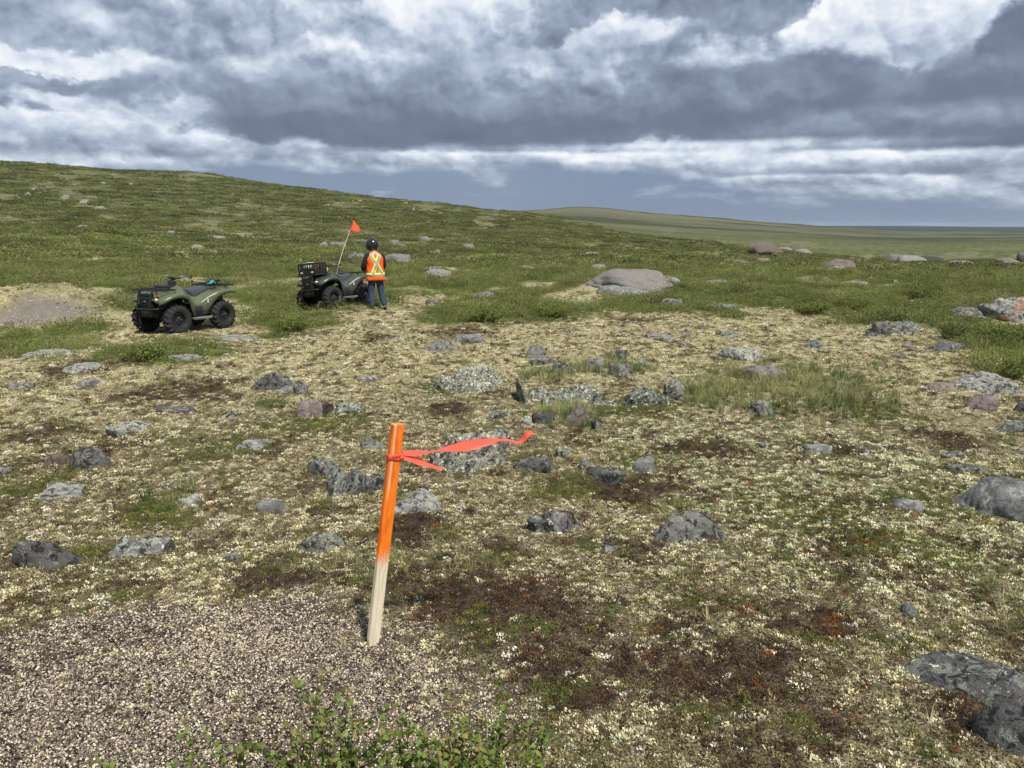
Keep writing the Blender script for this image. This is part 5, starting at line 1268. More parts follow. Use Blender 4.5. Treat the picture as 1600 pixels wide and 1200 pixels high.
# ------------------------------------------------------------------ survey stake and ribbon
def stake():
    base = hit(582, 1008); r = math.hypot(base[0], base[1])
    # top point: same distance along the view plane, leaning a little to the right
    L_ = 0.92
    best = None
    for lx in np.linspace(-0.1, 0.25, 36):
        for ly in np.linspace(-0.15, 0.15, 31):
            d = np.array([lx, ly, 1.0]); d /= np.linalg.norm(d); p = base+d*L_
            rel = p-np.array([0, 0, CAMH]); f = rel[1]*math.cos(PITCH)-rel[2]*math.sin(PITCH); u = rel[1]*math.sin(PITCH)+rel[2]*math.cos(PITCH)
            px, py = 800+FPX*rel[0]/f, 600-FPX*u/f
            e = (px-620)**2+(py-661)**2+30*abs(ly)*10
            if best is None or e < best[0]: best = (e, d)
    d = Vector(best[1]); print('stake err', best[0], tuple(d))
    e = empty('survey_stake', tuple(base)); az = math.atan2(base[0], base[1])
    q = Vector((0, 0, 1)).rotation_difference(d).to_matrix().to_4x4() @ Matrix.Rotation(-az+R(22), 4, 'Z')
    e.matrix_world = Matrix.Translation(base) @ q
    w, th = 0.047, 0.022
    t = NT('lumber with orange spray paint'); P = t.coord('Object'); sp = t.N.new('ShaderNodeSeparateXYZ'); t.L.new(P, sp.inputs[0])
    gr = t.noise(t.vmath('MULTIPLY', P, (60, 60, 3)), 2.0, 5, 0.6, 0.4).outputs[0]
    n2 = t.noise(t.vmath('MULTIPLY', P, (28, 28, 5)), 1.3, 5, 0.6, 0.3).outputs[0]; n3 = t.noise(P, 120, 3, 0.6).outputs[0]
    wood = t.mix(t.ramp(gr, 0.35, 0.65), (0.60, 0.51, 0.35), (0.76, 0.69, 0.52))
    wood = t.mix(t.math('MULTIPLY', t.ramp(n3, 0.6, 0.75), 0.35), wood, (0.24, 0.19, 0.13))
    org = t.mix(t.ramp(gr, 0.3, 0.7), (0.84, 0.17, 0.010), (0.90, 0.235, 0.014))
    org = t.mix(t.math('MULTIPLY', t.ramp(n2, 0.48, 0.66), 0.75), org, (0.62, 0.10, 0.010))
    org = t.mix(t.math('MULTIPLY', t.ramp(gr, 0.60, 0.72), 0.45), org, (0.90, 0.42, 0.12))
    edge = t.math('ADD', sp.outputs[2], t.math('ADD', t.math('MULTIPLY', t.math('SUBTRACT', gr, 0.5), 0.16), t.math('MULTIPLY', t.math('SUBTRACT', n3, 0.5), 0.06)))
    f = t.ramp(edge, 0.335, 0.415)
    # unpainted streak near the top where the spray missed
    sx = t.math('ABSOLUTE', t.math('ADD', sp.outputs[0], t.math('ADD', 0.011, t.math('MULTIPLY', t.math('SUBTRACT', n2, 0.5), 0.012))))
    miss = t.math('MULTIPLY', t.ramp(sx, 0.0015, 0.0065, 1.0, 0.0), t.ramp(sp.outputs[2], 0.58, 0.72))
    f = t.math('MULTIPLY', f, t.math('SUBTRACT', 1.0, t.math('MULTIPLY', miss, 0.75)))
    side = t.math('MULTIPLY', t.ramp(t.math('ABSOLUTE', sp.outputs[0]), w/2-0.002, w/2-0.0008), 0.0)
    t.bsdf(t.mix(f, wood, org), 0.75, normal=t.bump(gr, 0.35, 0.002), spec=0.25)
    m = MB(); rows = []
    for z, k in ((-0.10, 0.12), (-0.02, 0.5), (0.012, 0.85), (0.03, 1.0), (0.3, 1.0), (0.6, 1.01), (L_-0.004, 1.0), (L_, 0.97)):
        rows.append([(-w/2*k, -th/2, z), (-w/2*k, th/2, z), (w/2*k, th/2, z), (w/2*k, -th/2, z)])
    m.grid(rows, close=True); m.F.append((0, 1, 2, 3)); k0 = (len(rows)-1)*4; m.F.append((k0+3, k0+2, k0+1, k0))
    m.build('wood_stake', t.m, e, smooth=False, bevel=0.0012)
    tag(e, 'wooden stake spray painted orange on its upper part, standing in the gravel mound', 'stake')
    # ribbon
    rt = NT('flagging ribbon'); rt.leaf((1.0, 0.17, 0.105, 1), 0.40, 0.35)
    bpy.context.view_layer.update()
    zt = L_*0.862
    K = e.matrix_world @ Vector((w/2+0.004, -th/2-0.002, zt))
    cy, sy = math.cos(PITCH), math.sin(PITCH)
    kf = K.y*cy-(K.z-CAMH)*sy
    def P_at(px, py, f): # world point at pixel and depth
        u = (px-800)/FPX*f; v = (600-py)/FPX*f
        return Vector((u, f*cy+v*sy, CAMH-f*sy+v*cy))
    rb = empty('flagging_ribbon', tuple(K))
    def strip(name, top, bot, dep):
        mm = MB(); n = len(top); rows = []
        tt = np.linspace(0, 1, n); ss = np.linspace(0, 1, 60)
        def sm(a): 
            a = np.array(a, float); out = np.interp(ss, tt, a); k = np.array([1, 2, 3, 2, 1])/9; p = np.pad(out, 2, mode='edge'); return sum(k[i]*p[i:i+len(out)] for i in range(5))
        tx, ty = sm([p[0] for p in top]), sm([p[1] for p in top]); bx, by = sm([p[0] for p in bot]), sm([p[1] for p in bot])
        d1, d0 = sm([d_[0] for d_ in dep]), sm([d_[1]+0.012 for d_ in dep])
        for i in range(60):
            a = P_at(tx[i], ty[i], kf+d0[i])-K; b = P_at(bx[i], by[i], kf+d1[i])-K
            rows.append([a.lerp(b, j/6)+Vector((0, 0.003*math.sin(i*0.5+j), 0.0015*math.sin(i*0.31+j*1.3))) for j in range(7)])
        mm.grid(rows).build(name, rt.m, rb, thick=0.0006, ang=0)
    # points measured along the long tail, from the knot to the free tip
    strip('long_tail', [(627, 705), (650, 704), (673, 704.5), (681, 703.5), (700, 696), (730, 689), (765, 684), (790, 685), (805, 690), (814, 689), (820, 674), (828, 671.5)],
          [(627, 712), (650, 714.5), (668, 706.5), (683, 705.5), (705, 706), (735, 705), (760, 696), (785, 687.5), (806, 694), (817, 692), (828, 681), (836, 678)],
          [(0, 0.01), (0.0, 0.02), (0.0, 0.005), (0.0, 0.004), (-0.01, 0.03), (-0.02, 0.04), (0, 0.03), (0.03, 0.03), (0.03, 0.05), (0.04, 0.05), (0.02, 0.05), (0.03, 0.06)])
    strip('short_tail', [(626, 708), (645, 713), (662, 719), (680, 728), (692, 730)], [(626, 712), (640, 722), (660, 728.5), (678, 732), (690, 734.5)],
          [(0, 0), (-0.01, 0.01), (-0.02, 0.01), (-0.02, 0.0), (-0.02, 0.0)])
    # wrap and knot
    wr = MB()
    inv = Matrix.Translation(-K)
    for k, (dz, tl) in enumerate(((0.0, 0.004), (-0.006, -0.004), (0.005, 0.0))):
        pts = []
        for a in range(17):
            t_ = 2*math.pi*a/16; x = (w/2+0.0022)*max(-1, min(1, 1.35*math.cos(t_))); y = (th/2+0.0022)*max(-1, min(1, 1.35*math.sin(t_)))
            pts.append((x, y, zt+dz+tl*math.cos(t_)*1.5))
        rows = [[inv @ (e.matrix_world @ Vector((p[0], p[1], p[2]+h_))) for p in pts] for h_ in (-0.007, -0.003, 0.001, 0.006)]
        rows = [[Vector(p)*1.0 for p in r_] for r_ in rows]
        wr.grid(rows)
    wr.build('wrap', rt.m, rb, thick=0.0008, ang=0)
    kn = MB(); kn.tube([inv @ (e.matrix_world @ Vector((w/2-0.006, -th/2-0.004, zt-0.006))), inv @ (e.matrix_world @ Vector((w/2+0.004, -th/2-0.006, zt+0.001))), inv @ (e.matrix_world @ Vector((w/2+0.012, -th/2-0.004, zt-0.002)))], [0.004, 0.0075, 0.004], 8)
    kn.build('knot', rt.m, rb, sub=1)
    tag(rb, 'bright red orange flagging ribbon tied round the stake, its tails blowing to the right', 'ribbon')
stake()

# ------------------------------------------------------------------ person
def skin_body(name, joints, edges, mat, parent, sub=2):
    me = bpy.data.meshes.new(name); names = list(joints)
    me.from_pydata([joints[k][0] for k in names], [(names.index(a), names.index(b)) for a, b in edges], [])
    o = link(name, me, mat, parent)
    m = o.modifiers.new('skin', 'SKIN'); m.use_smooth_shade = True
    lay = me.skin_vertices[0] if me.skin_vertices else None
    if lay is None:
        bm = bmesh.new(); bm.from_mesh(me); bm.verts.layers.skin.verify(); bm.to_mesh(me); bm.free(); lay = me.skin_vertices[0]
    for i, k in enumerate(names):
        r_ = joints[k][1]; lay.data[i].radius = r_ if isinstance(r_, tuple) else (r_, r_); lay.data[i].use_root = (i == 0)
    s_ = o.modifiers.new('sub', 'SUBSURF'); s_.levels = s_.render_levels = sub
    bpy.context.view_layer.update()
    dg = bpy.context.evaluated_depsgraph_get(); nm = bpy.data.meshes.new_from_object(o.evaluated_get(dg)); o.modifiers.clear(); o.data = nm; nm.name = name
    nm.materials.clear(); nm.materials.append(mat); nm.polygons.foreach_set('use_smooth', [True]*len(nm.polygons))
    return o
def person():
    fl_ = hit(577.5, 483); fr_ = hit(600, 484)
    c = (fl_+fr_)/2; az = math.atan2(c[0], c[1]); gap = 0.5*math.hypot(fr_[0]-fl_[0], fr_[1]-fl_[1]); print('feet gap', gap)
    P = empty('person', (c[0], c[1], c[2]-0.02), -az+R(20)); P.scale = (1.0, 1.0, 1.0)
    skin = simple('skin', (0.50, 0.30, 0.22), 0.55, dirt=0)
    M_SHIRT = simple('black shirt', (0.012, 0.012, 0.015), 0.85, dirt=0.0); M_JEAN = simple('blue jeans', (0.030, 0.055, 0.105), 0.85, dirt=0.35, scale=9, dcol=(0.07, 0.10, 0.15))
    # local frame: x right, y away from the camera (the way the person faces), z up
    J = {'pelvis': ((0, 0, 0.96), (0.155, 0.11)), 'waist': ((-0.005, 0.015, 1.12), (0.145, 0.10)), 'chest': ((-0.01, 0.035, 1.32), (0.175, 0.115)), 'upper': ((-0.01, 0.045, 1.46), (0.13, 0.09)),
         'neck': ((-0.015, 0.06, 1.55), (0.058, 0.058)), 'head1': ((-0.03, 0.095, 1.63), (0.07, 0.08)), 'head2': ((-0.04, 0.115, 1.72), (0.078, 0.092)),
         'shl': ((-0.19, 0.035, 1.45), (0.07, 0.07)), 'ell': ((-0.30, 0.08, 1.17), (0.050, 0.050)), 'wrl': ((-0.20, 0.30, 1.08), (0.032, 0.036)), 'hal': ((-0.155, 0.365, 1.075), (0.024, 0.040)),
         'shr': ((0.185, 0.04, 1.45), (0.07, 0.07)), 'elr': ((0.265, 0.07, 1.17), (0.050, 0.050)), 'wrr': ((0.12, 0.27, 1.09), (0.032, 0.036)), 'har': ((0.07, 0.335, 1.08), (0.024, 0.040)),
         'hil': ((-0.095, 0, 0.90), (0.095, 0.10)), 'knl': ((-0.13, 0.03, 0.50), (0.062, 0.066)), 'anl': ((-0.125, 0.0, 0.10), (0.042, 0.046)), 'tol': ((-0.14, 0.10, 0.05), (0.026, 0.020)), 'hel': ((-0.122, -0.03, 0.055), (0.026, 0.024)),
         'hir': ((0.095, 0, 0.90), (0.095, 0.10)), 'knr': ((0.135, 0.01, 0.50), (0.062, 0.066)), 'anr': ((0.215, -0.05, 0.11), (0.042, 0.046)), 'tor': ((0.245, 0.03, 0.05), (0.026, 0.020)), 'her': ((0.215, -0.08, 0.055), (0.026, 0.024))}
    for s, (hx, hy, hz), dx in (('l', J['hal'][0], 1), ('r', J['har'][0], -1)):
        for k, (ox, ln) in enumerate(((-0.030, 0.062), (-0.010, 0.074), (0.010, 0.070), (0.030, 0.055))):
            J['f%s%da' % (s, k)] = ((hx+dx*0.02, hy+0.03, hz-ox*0.9), 0.0095); J['f%s%db' % (s, k)] = ((hx+dx*0.035, hy+0.03+ln*0.55, hz-ox*1.05-0.004), 0.0088); J['f%s%dc' % (s, k)] = ((hx+dx*0.058, hy+0.03+ln*0.75, hz-ox-0.016), 0.0078)
        J['t%sa' % s] = ((hx+dx*0.030, hy-0.015, hz+0.035), 0.011); J['t%sb' % s] = ((hx+dx*0.06, hy+0.01, hz+0.045), 0.0095)
    E = [('pelvis', 'waist'), ('waist', 'chest'), ('chest', 'upper'), ('upper', 'neck'), ('neck', 'head1'), ('head1', 'head2'), ('upper', 'shl'), ('shl', 'ell'), ('ell', 'wrl'), ('wrl', 'hal'), ('upper', 'shr'), ('shr', 'elr'), ('elr', 'wrr'), ('wrr', 'har'),
         ('pelvis', 'hil'), ('hil', 'knl'), ('knl', 'anl'), ('anl', 'tol'), ('anl', 'hel'), ('pelvis', 'hir'), ('hir', 'knr'), ('knr', 'anr'), ('anr', 'tor'), ('anr', 'her')]
    for s in 'lr':
        for k in range(4): E += [('ha'+s, 'f%s%da' % (s, k)), ('f%s%da' % (s, k), 'f%s%db' % (s, k)), ('f%s%db' % (s, k), 'f%s%dc' % (s, k))]
        E += [('ha'+s, 't%sa' % s), ('t%sa' % s, 't%sb' % s)]
    skin_body('body', J, E, skin, P, 2)
    # face, mostly inside the helmet: nose, brow, ears
    f = MB(); f.tube([(-0.055, 0.205, 1.71), (-0.062, 0.235, 1.675), (-0.060, 0.215, 1.665)], [0.008, 0.015, 0.010], 8)
    for s in (-1, 1): f.tube([(-0.04+s*0.085, 0.10, 1.71), (-0.04+s*0.092, 0.095, 1.68), (-0.04+s*0.085, 0.10, 1.655)], [0.010, 0.013, 0.008], 8)
    f.build('face', skin, P, ang=0)
    ey = MB()
    for s in (-1, 1): ey.tube([(-0.055+s*0.032, 0.195, 1.70), (-0.055+s*0.034, 0.203, 1.70)], 0.012, 10)
    ey.build('eyes', simple('eyes', (0.05, 0.04, 0.035), 0.2, dirt=0), P)
    # sleeves
    def sleeve(pts, rad): 
        m = MB(); a = [Vector(p) for p in pts]; n = 14; pp = []; rr = []
        for i in range(len(a)-1):
            for k in range(4):
                t = k/4; pp.append(a[i].lerp(a[i+1], t)); rr.append((rad[i]*(1-t)+rad[i+1]*t)*(1+0.06*math.sin(len(pp)*1.9)))
        pp.append(a[-1]); rr.append(rad[-1]); m.tube(pp, rr, n, cap=False); m.build('sleeve', M_SHIRT, P, ang=0, sub=1, thick=0.004)
    sleeve([(-0.12, 0.04, 1.475), (-0.20, 0.035, 1.44), (-0.265, 0.05, 1.30), (-0.305, 0.075, 1.165), (-0.255, 0.20, 1.10), (-0.205, 0.29, 1.08)], [0.06, 0.085, 0.076, 0.070, 0.062, 0.050])
    sleeve([(0.11, 0.045, 1.475), (0.195, 0.04, 1.44), (0.245, 0.05, 1.30), (0.27, 0.07, 1.165), (0.20, 0.18, 1.11), (0.13, 0.26, 1.09)], [0.06, 0.085, 0.076, 0.070, 0.062, 0.050])
    # jeans: two legs from a shared waist
    skin_body('jeans', {'p': ((0, 0, 0.97), (0.172, 0.125)), 'w': ((0, 0.005, 1.04), (0.162, 0.118)), 'hl': ((-0.098, 0, 0.86), (0.118, 0.12)), 'tl': ((-0.115, 0.012, 0.70), (0.104, 0.108)), 'kl': ((-0.13, 0.03, 0.50), (0.086, 0.092)), 'cl': ((-0.128, 0.005, 0.28), (0.078, 0.086)), 'al': ((-0.125, -0.005, 0.085), (0.072, 0.078)),
        'hr': ((0.098, 0, 0.86), (0.118, 0.12)), 'tr': ((0.115, 0.006, 0.70), (0.104, 0.108)), 'kr': ((0.137, 0.01, 0.50), (0.086, 0.092)), 'cr': ((0.178, -0.02, 0.28), (0.078, 0.086)), 'ar': ((0.213, -0.052, 0.10), (0.072, 0.078))},
        [('p', 'w'), ('p', 'hl'), ('hl', 'tl'), ('tl', 'kl'), ('kl', 'cl'), ('cl', 'al'), ('p', 'hr'), ('hr', 'tr'), ('tr', 'kr'), ('kr', 'cr'), ('cr', 'ar')], M_JEAN, P, 2)
    for s, (ax, ay, tx, ty) in ((-1, (-0.122, -0.02, -0.148, 0.15)), (1, (0.215, -0.07, 0.262, 0.09))):
        skin_body('boot', {'a': ((ax, ay, 0.11), (0.060, 0.064)), 'b': ((ax, ay-0.01, 0.055), (0.056, 0.060)), 'm': ((ax*0.5+tx*0.5, (ay+ty)/2, 0.05), (0.046, 0.040)), 't': ((tx, ty, 0.042), (0.046, 0.032))}, [('a', 'b'), ('b', 'm'), ('m', 't')], simple('dark boots', (0.03, 0.028, 0.026), 0.7), P, 1)
    # high visibility vest, a shell round the torso; stripes follow its surface
    def torso(z, ang, off=0.0):
        zz = [0.80, 0.86, 0.95, 1.08, 1.22, 1.36, 1.45, 1.50, 1.535]
        rx = float(np.interp(z, zz, [0.262, 0.258, 0.245, 0.226, 0.228, 0.232, 0.215, 0.155, 0.092]))+off
        ry = float(np.interp(z, zz, [0.178, 0.175, 0.165, 0.150, 0.153, 0.152, 0.132, 0.098, 0.075]))+off
        cy_ = float(np.interp(z, zz, [0.0, 0.0, 0.005, 0.015, 0.025, 0.035, 0.042, 0.05, 0.058])); cx_ = -0.012*(z-0.8)
        n_ = 2.5; ca, sa = math.cos(ang), math.sin(ang)
        k = (abs(ca)**n_+abs(sa)**n_)**(-1/n_)
        wr = 0.006*math.sin(z*21+ang*3)+0.005*math.sin(ang*7+z*9)*(1.3-z)*1.5
        return Vector((cx_+(rx+wr)*k*ca, cy_+(ry+wr)*k*sa, z))
    vest = MB(); rows = [[torso(z, 2*math.pi*j/40) for j in range(40)] for z in np.concatenate([np.linspace(0.80, 1.4, 13), [1.44, 1.47, 1.50, 1.525, 1.54]])]
    vest.grid(rows, close=True)
    M_VEST = simple('orange hi vis cloth', (0.90, 0.105, 0.012), 0.75, dirt=0.0, scale=7)
    vo = vest.build('vest', M_VEST, P, thick=0.005, ang=0)
    M_YEL = simple('yellow hi vis tape', (0.80, 0.86, 0.10), 0.7, dirt=0); M_SIL = simple('silver reflective tape', (0.30, 0.36, 0.32), 0.55, 0.0, dirt=0.0)
    def band(fn, w, mat, name, off):
        m = MB(); rows = []
        for i in range(33):
            z, a, dz, da = fn(i/32)
            nn = math.hypot(dz, da*0.2)+1e-6
            # across direction
            az_, aa_ = -da*0.2/nn, dz/nn/0.2
            rows.append([torso(z+az_*w*k, a+aa_*w*k, off) for k in (-0.5, -0.17, 0.17, 0.5)])
        m.grid(rows).build(name, mat, vo, thick=0.003, ang=0)
    B_ = -math.pi/2      # middle of the back (towards the camera)
    def X1(t): return (1.49-0.50*t, B_+0.42-1.02*t*0.9, -0.50, -0.92)
    def X2(t): return (1.49-0.50*t, B_-0.62+1.16*t, -0.50, 1.16)
    def belt(t): return (0.955, -math.pi+2*math.pi*t, 0.0, 2*math.pi)
    for fn, o_ in ((belt, 0.006), (X2, 0.007), (X1, 0.0105)):
        band(fn, 0.088, M_YEL, 'yellow_stripe', o_); band(fn, 0.046, M_SIL, 'reflective_stripe', o_+0.0035)
    for s in (-1, 1):
        def front(t, s=s): return (1.49-0.50*t, math.pi/2+s*0.55, -0.5, 0.0)
        band(front, 0.10, M_YEL, 'yellow_stripe', 0.006)
    # helmet with visor
    hm = MB(); rows = []
    for i in range(13):
        ph = math.pi*(i/12)*0.80; row = []
        for j in range(28):
            a = 2*math.pi*j/28
            row.append((0.135*math.sin(ph)*math.cos(a), 0.160*math.sin(ph)*math.sin(a), 0.150*math.cos(ph)))
        rows.append(row)
    hm.grid(rows, close=True)
    M_HEL = simple('black helmet shell', (0.018, 0.020, 0.024), 0.16, spec=0.6, dirt=0)
    ho = hm.build('helmet', M_HEL, P, ang=0, thick=0.012); ho.location = (-0.035, 0.10, 1.735); ho.rotation_euler = (R(-24), R(-4), R(38)); ho.scale = (1.12, 1.1, 1.08)
    vz = MB(); rows = []
    for i in range(7):
        z = 0.05-0.022*i; row = []
        for j in range(13):
            a = math.pi/2+(-1.15+2.3*j/12); k = math.sqrt(max(1-(z/0.155)**2, 0.05)); row.append((0.148*k*math.cos(a), 0.177*k*math.sin(a), z))
        rows.append(row)
    tv = NT('tinted visor'); tv.bsdf((0.05, 0.055, 0.06), 0.06, spec=0.9); vz.grid(rows).build('visor', tv.m, ho, thick=0.003, ang=0)
    sp_ = MB(); sp_.box((0.128, 0.02, -0.01), (0.012, 0.05, 0.035), bev=0.004); sp_.build('badge', M_STICK, ho)
    tag(P, 'person in black helmet, orange vest and jeans standing with back turned beside the right quad', 'person')
person()

# ------------------------------------------------------------------ individual shrubs
def birch_bush(name, loc, label, seed, nb, spread_, hh, leaf, nleaf, cols, cat='shrub', lean=0.5, group=None):
    rs = np.random.RandomState(seed); e = empty(name, tuple(loc))
    st = MB(); B = []; D = []; Ls = []; W = []
    for i in range(nb):
        a = rs.uniform(0, 2*math.pi); r0 = 0.25*spread_*rs.uniform(); p = Vector((math.cos(a)*r0*1.0, math.sin(a)*r0, -0.02))
        ln = hh*rs.uniform(0.65, 1.1); out = spread_*rs.uniform(0.2, 1.0)*lean*1.6
        pts = []; N_ = 9
        for k in range(N_+1):
            t = k/N_; pts.append(p+Vector((math.cos(a)*out*t+rs.normal()*0.008, math.sin(a)*out*t+rs.normal()*0.008, ln*(t-0.18*t*t)*(1-0.3*(out/(spread_*lean*1.6+1e-6))))))
        st.tube(pts, [0.0042*(hh/0.45)**0.3*(1-0.75*k/N_) for k in range(N_+1)], 5)
        tw = [pts]
        for b in range(4):
            k = rs.randint(2, N_-1); q = pts[k]; dv = Vector((rs.normal(), rs.normal(), 1.2)).normalized()*ln*0.28
            tp = [q, q+dv*0.5+Vector(rs.normal(size=3)*0.006), q+dv]; st.tube(tp, [0.0022, 0.0017, 0.0010], 4); tw.append([q.lerp(q+dv, j/4) for j in range(5)])
        for path in tw:
            m_ = int(nleaf*(1.0 if path is pts else 0.4))
            for j in range(m_):
                t = rs.uniform(0.15, 1.0)*(len(path)-1.001); k = int(t); q = path[k].lerp(path[k+1], t-k)
                d = np.array([rs.normal(), rs.normal(), rs.uniform(-0.1, 1.2)]); d /= np.linalg.norm(d)
                B.append(np.array(q)+d*0.003); D.append(d); Ls.append(leaf*rs.uniform(0.6, 1.25)); W.append(leaf*rs.uniform(0.7, 1.0))
    st.build('stems', simple('shrub bark', (0.10, 0.065, 0.045), 0.8, dirt=0.2), e, ang=0)
    # small rounded leaves: hexagons, folded a little
    B = np.array(B); D = unit(np.array(D)); Ls = np.array(Ls); W = np.array(W); n = len(B)
    side = unit(np.cross(D, rs.normal(size=(n, 3)))); nr = np.cross(D, side)
    def pt(a, b, c): return B+D*(Ls*a)[:, None]+side*(W*b)[:, None]+nr*(W*c)[:, None]
    V = np.stack([pt(0, 0, 0), pt(0.3, 0.42, 0.08), pt(0.72, 0.40, 0.08), pt(1.0, 0.0, 0), pt(0.72, -0.40, 0.08), pt(0.3, -0.42, 0.08)], 1).reshape(-1, 3)
    k = np.arange(n)[:, None]*6; F = np.concatenate([k+np.array([[0, 1, 2, 3]]), k+np.array([[0, 3, 4, 5]])])
    me = mesh_np('foliage', V, F, smooth=False)
    t = NT(name+' leaves'); rnd = t.N.new('ShaderNodeNewGeometry').outputs['Random Per Island']
    c = t.mix(t.ramp(rnd, 0.1, 0.6), cols[0], cols[1]); c = t.mix(t.ramp(rnd, 0.82, 0.95), c, cols[2]); t.leaf(c, 0.3, 0.5)
    link('foliage', me, t.m, e)
    tag(e, label, cat, group)
    return e
LC = [(0.085, 0.135, 0.030), (0.15, 0.205, 0.050), (0.25, 0.24, 0.08)]
pb = hit(1488, 530)
birch_bush('dwarf_birch_shrub', pb, 'single round open shrub with dark stems standing in front of the birch thicket at right', 5, 46, 0.42, 0.46, 0.020, 30, LC)
for (px, py, sp, hh, sd_, lb) in ((1575, 588, 0.75, 0.42, 8, 'bright green low bush touching the right edge behind the white topped slab'),
                          (1395, 497, 0.85, 0.40, 9, 'dense green bush with a dark hollow in its front, behind the grey wedge shaped rock')):
    birch_bush('dwarf_birch_shrub', hit(px, py), lb, sd_, 60, sp, hh, 0.024, 26, [(0.11, 0.16, 0.032), (0.19, 0.24, 0.05), (0.26, 0.26, 0.08)])
for (px, py, sp, hh, sd_, lb) in ((1265, 492, 0.80, 0.34, 41, 'rounded green bush at the front edge of the thicket, right of the arched grey rock'),
                          (1330, 486, 0.90, 0.36, 42, 'wide green bush in the thicket left of the grey wedge shaped rock'),
                          (1440, 470, 0.90, 0.42, 43, 'tall green bush behind the half hidden grey rock, left of the orange streaked boulder'),
                          (860, 497, 0.75, 0.32, 44, 'bright green bush at the right end of the middle green patch'),
                          (755, 503, 0.75, 0.30, 45, 'bright green bush at the near left of the middle green patch'),
                          (455, 520, 0.70, 0.30, 46, 'green bush at the front of the patch between the two quads'),
                          (225, 565, 0.50, 0.26, 47, 'low green bush in front of the left quad'),
                          (1560, 540, 0.80, 0.40, 48, 'bright green bush below the orange streaked boulder')):
    birch_bush('dwarf_birch_shrub', hit(px, py), lb, sd_, 70, sp, hh*1.45, 0.028, 26, [(0.11, 0.16, 0.032), (0.19, 0.24, 0.05), (0.26, 0.26, 0.08)])
# near shrub whose tips rise into the bottom of the picture
p0 = np.array([-0.10, 1.42, 0.0]); p0[2] = float(H(p0[0], p0[1]))
def near_bush(px, py_top, seed, hh, spread_, label, n=9, up=1.08):
    d = ray(px, py_top); r = 1.62; top = np.array([d[0]*r, d[1]*r, CAMH+d[2]*r])
    g = np.array([top[0], top[1], float(H(top[0], top[1]))]); h = max(top[2]-g[2], 0.15)
    return birch_bush('dwarf_birch_shrub', g, label, seed, n, spread_, h*up, 0.0155, 60, [(0.10, 0.15, 0.028), (0.18, 0.24, 0.050), (0.28, 0.23, 0.07)], lean=0.45)
near_bush(500, 1085, 31, 0.3, 0.16, 'tall leafy birch sprig at the bottom of the picture, left of the fullest one', 14, 1.30)
near_bush(770, 1082, 32, 0.3, 0.26, 'fullest birch bush at the bottom of the picture, right of the stake', 28)
near_bush(640, 1118, 35, 0.3, 0.34, 'low birch bush filling the bottom edge between the two taller ones', 18)
near_bush(405, 1140, 36, 0.3, 0.16, 'low birch sprig on the gravel, second from the left at the bottom edge', 9, 1.30)
near_bush(305, 1140, 33, 0.3, 0.10, 'small lone birch sprig at the bottom left on the gravel', 5, 1.30)

# ------------------------------------------------------------------ ground cover (stuff)
def cover_lift(x, y, M):
    r = np.hypot(x, y)
    return M['green']*(1-sstep(200, 800, r))*0.04
def place(x, y, M, sink=0.0): return np.stack([x, y, H(x, y)+cover_lift(x, y, M)-sink], 1)

def build_lichen():
    bands = [(1.7, 4.2, 1900, 1.0), (4.2, 7, 1100, 1.2), (7, 11, 600, 1.55), (11, 17, 300, 2.2), (17, 27, 95, 3.0)]
    P = []; SC = []; TI = []; RZ = []
    for i, (r1, r2, dens, sc) in enumerate(bands):
        x, y, rs = spread(100+i, r1, r2, dens)
        M = masks(x, y); r = np.hypot(x, y)
        cl = fbm(x/0.16, y/0.16, 201, 2, 0.7); cl2 = fbm(x/0.9, y/0.9, 205, 3, 0.6)
        rich = sstep(0.5, 1.6, x)*(1-sstep(7, 10, r))*sstep(3.2, 4.2, r+0.5*cl2)
        pr = np.clip(0.76+0.14*sstep(7, 12, r)+0.20*rich+0.5*cl2+0.62*cl, 0.03, 1)
        pr = pr*(1-0.92*M['dark'])*(1-(0.70-0.3*rich)*M['moss'])*(1-0.97*M['green'])*(1-0.92*M['gravel'])
        k = (rs.uniform(size=len(x)) < pr) & off_rocks(x, y)
        x, y = x[k], y[k]; Mk = {q: v[k] for q, v in M.items()}
        n = len(x)
        P.append(place(x, y, Mk, 0.004)); RZ.append(rs.uniform(0, 6.28, n))
        s = (0.5+1.0*rs.uniform(size=n)**1.8)*sc; SC.append(np.stack([s, s, s*rs.uniform(0.6, 1.1, n)/sc**0.4], 1))
        c1 = pick_color(rs, n, [(0.62, 0.57, 0.36), (0.54, 0.47, 0.28), (0.66, 0.62, 0.50), (0.40, 0.34, 0.19), (0.57, 0.57, 0.36), (0.28, 0.22, 0.12)], [4, 4, 2, 2.6, 2, 1.2])
        rk = rich[k][:, None]; c1 = np.where(rs.uniform(size=(n, 1)) < 0.75*rk, pick_color(rs, n, [(0.72, 0.70, 0.44), (0.66, 0.66, 0.47), (0.56, 0.56, 0.30)], [3, 2, 2]), c1)
        c1 = c1*1.02
        TI.append(c1)
    P, SC, TI, RZ = cat_([(a, b, c, d) for a, b, c, d in zip(P, SC, TI, RZ)])
    var = [dome_clump('lichen_clump', 300+i, 34, 0.017, 0.015, 0.0095, 0.0048, 0.40) for i in range(7)]
    scatter('reindeer_lichen', 'pale cream reindeer lichen in crisp little clumps all over the dry ground', 'lichen', P, RZ, SC, TI, var, tint_mat('lichen', 0.10, 0.9, 0.45))
    print('lichen', len(P))

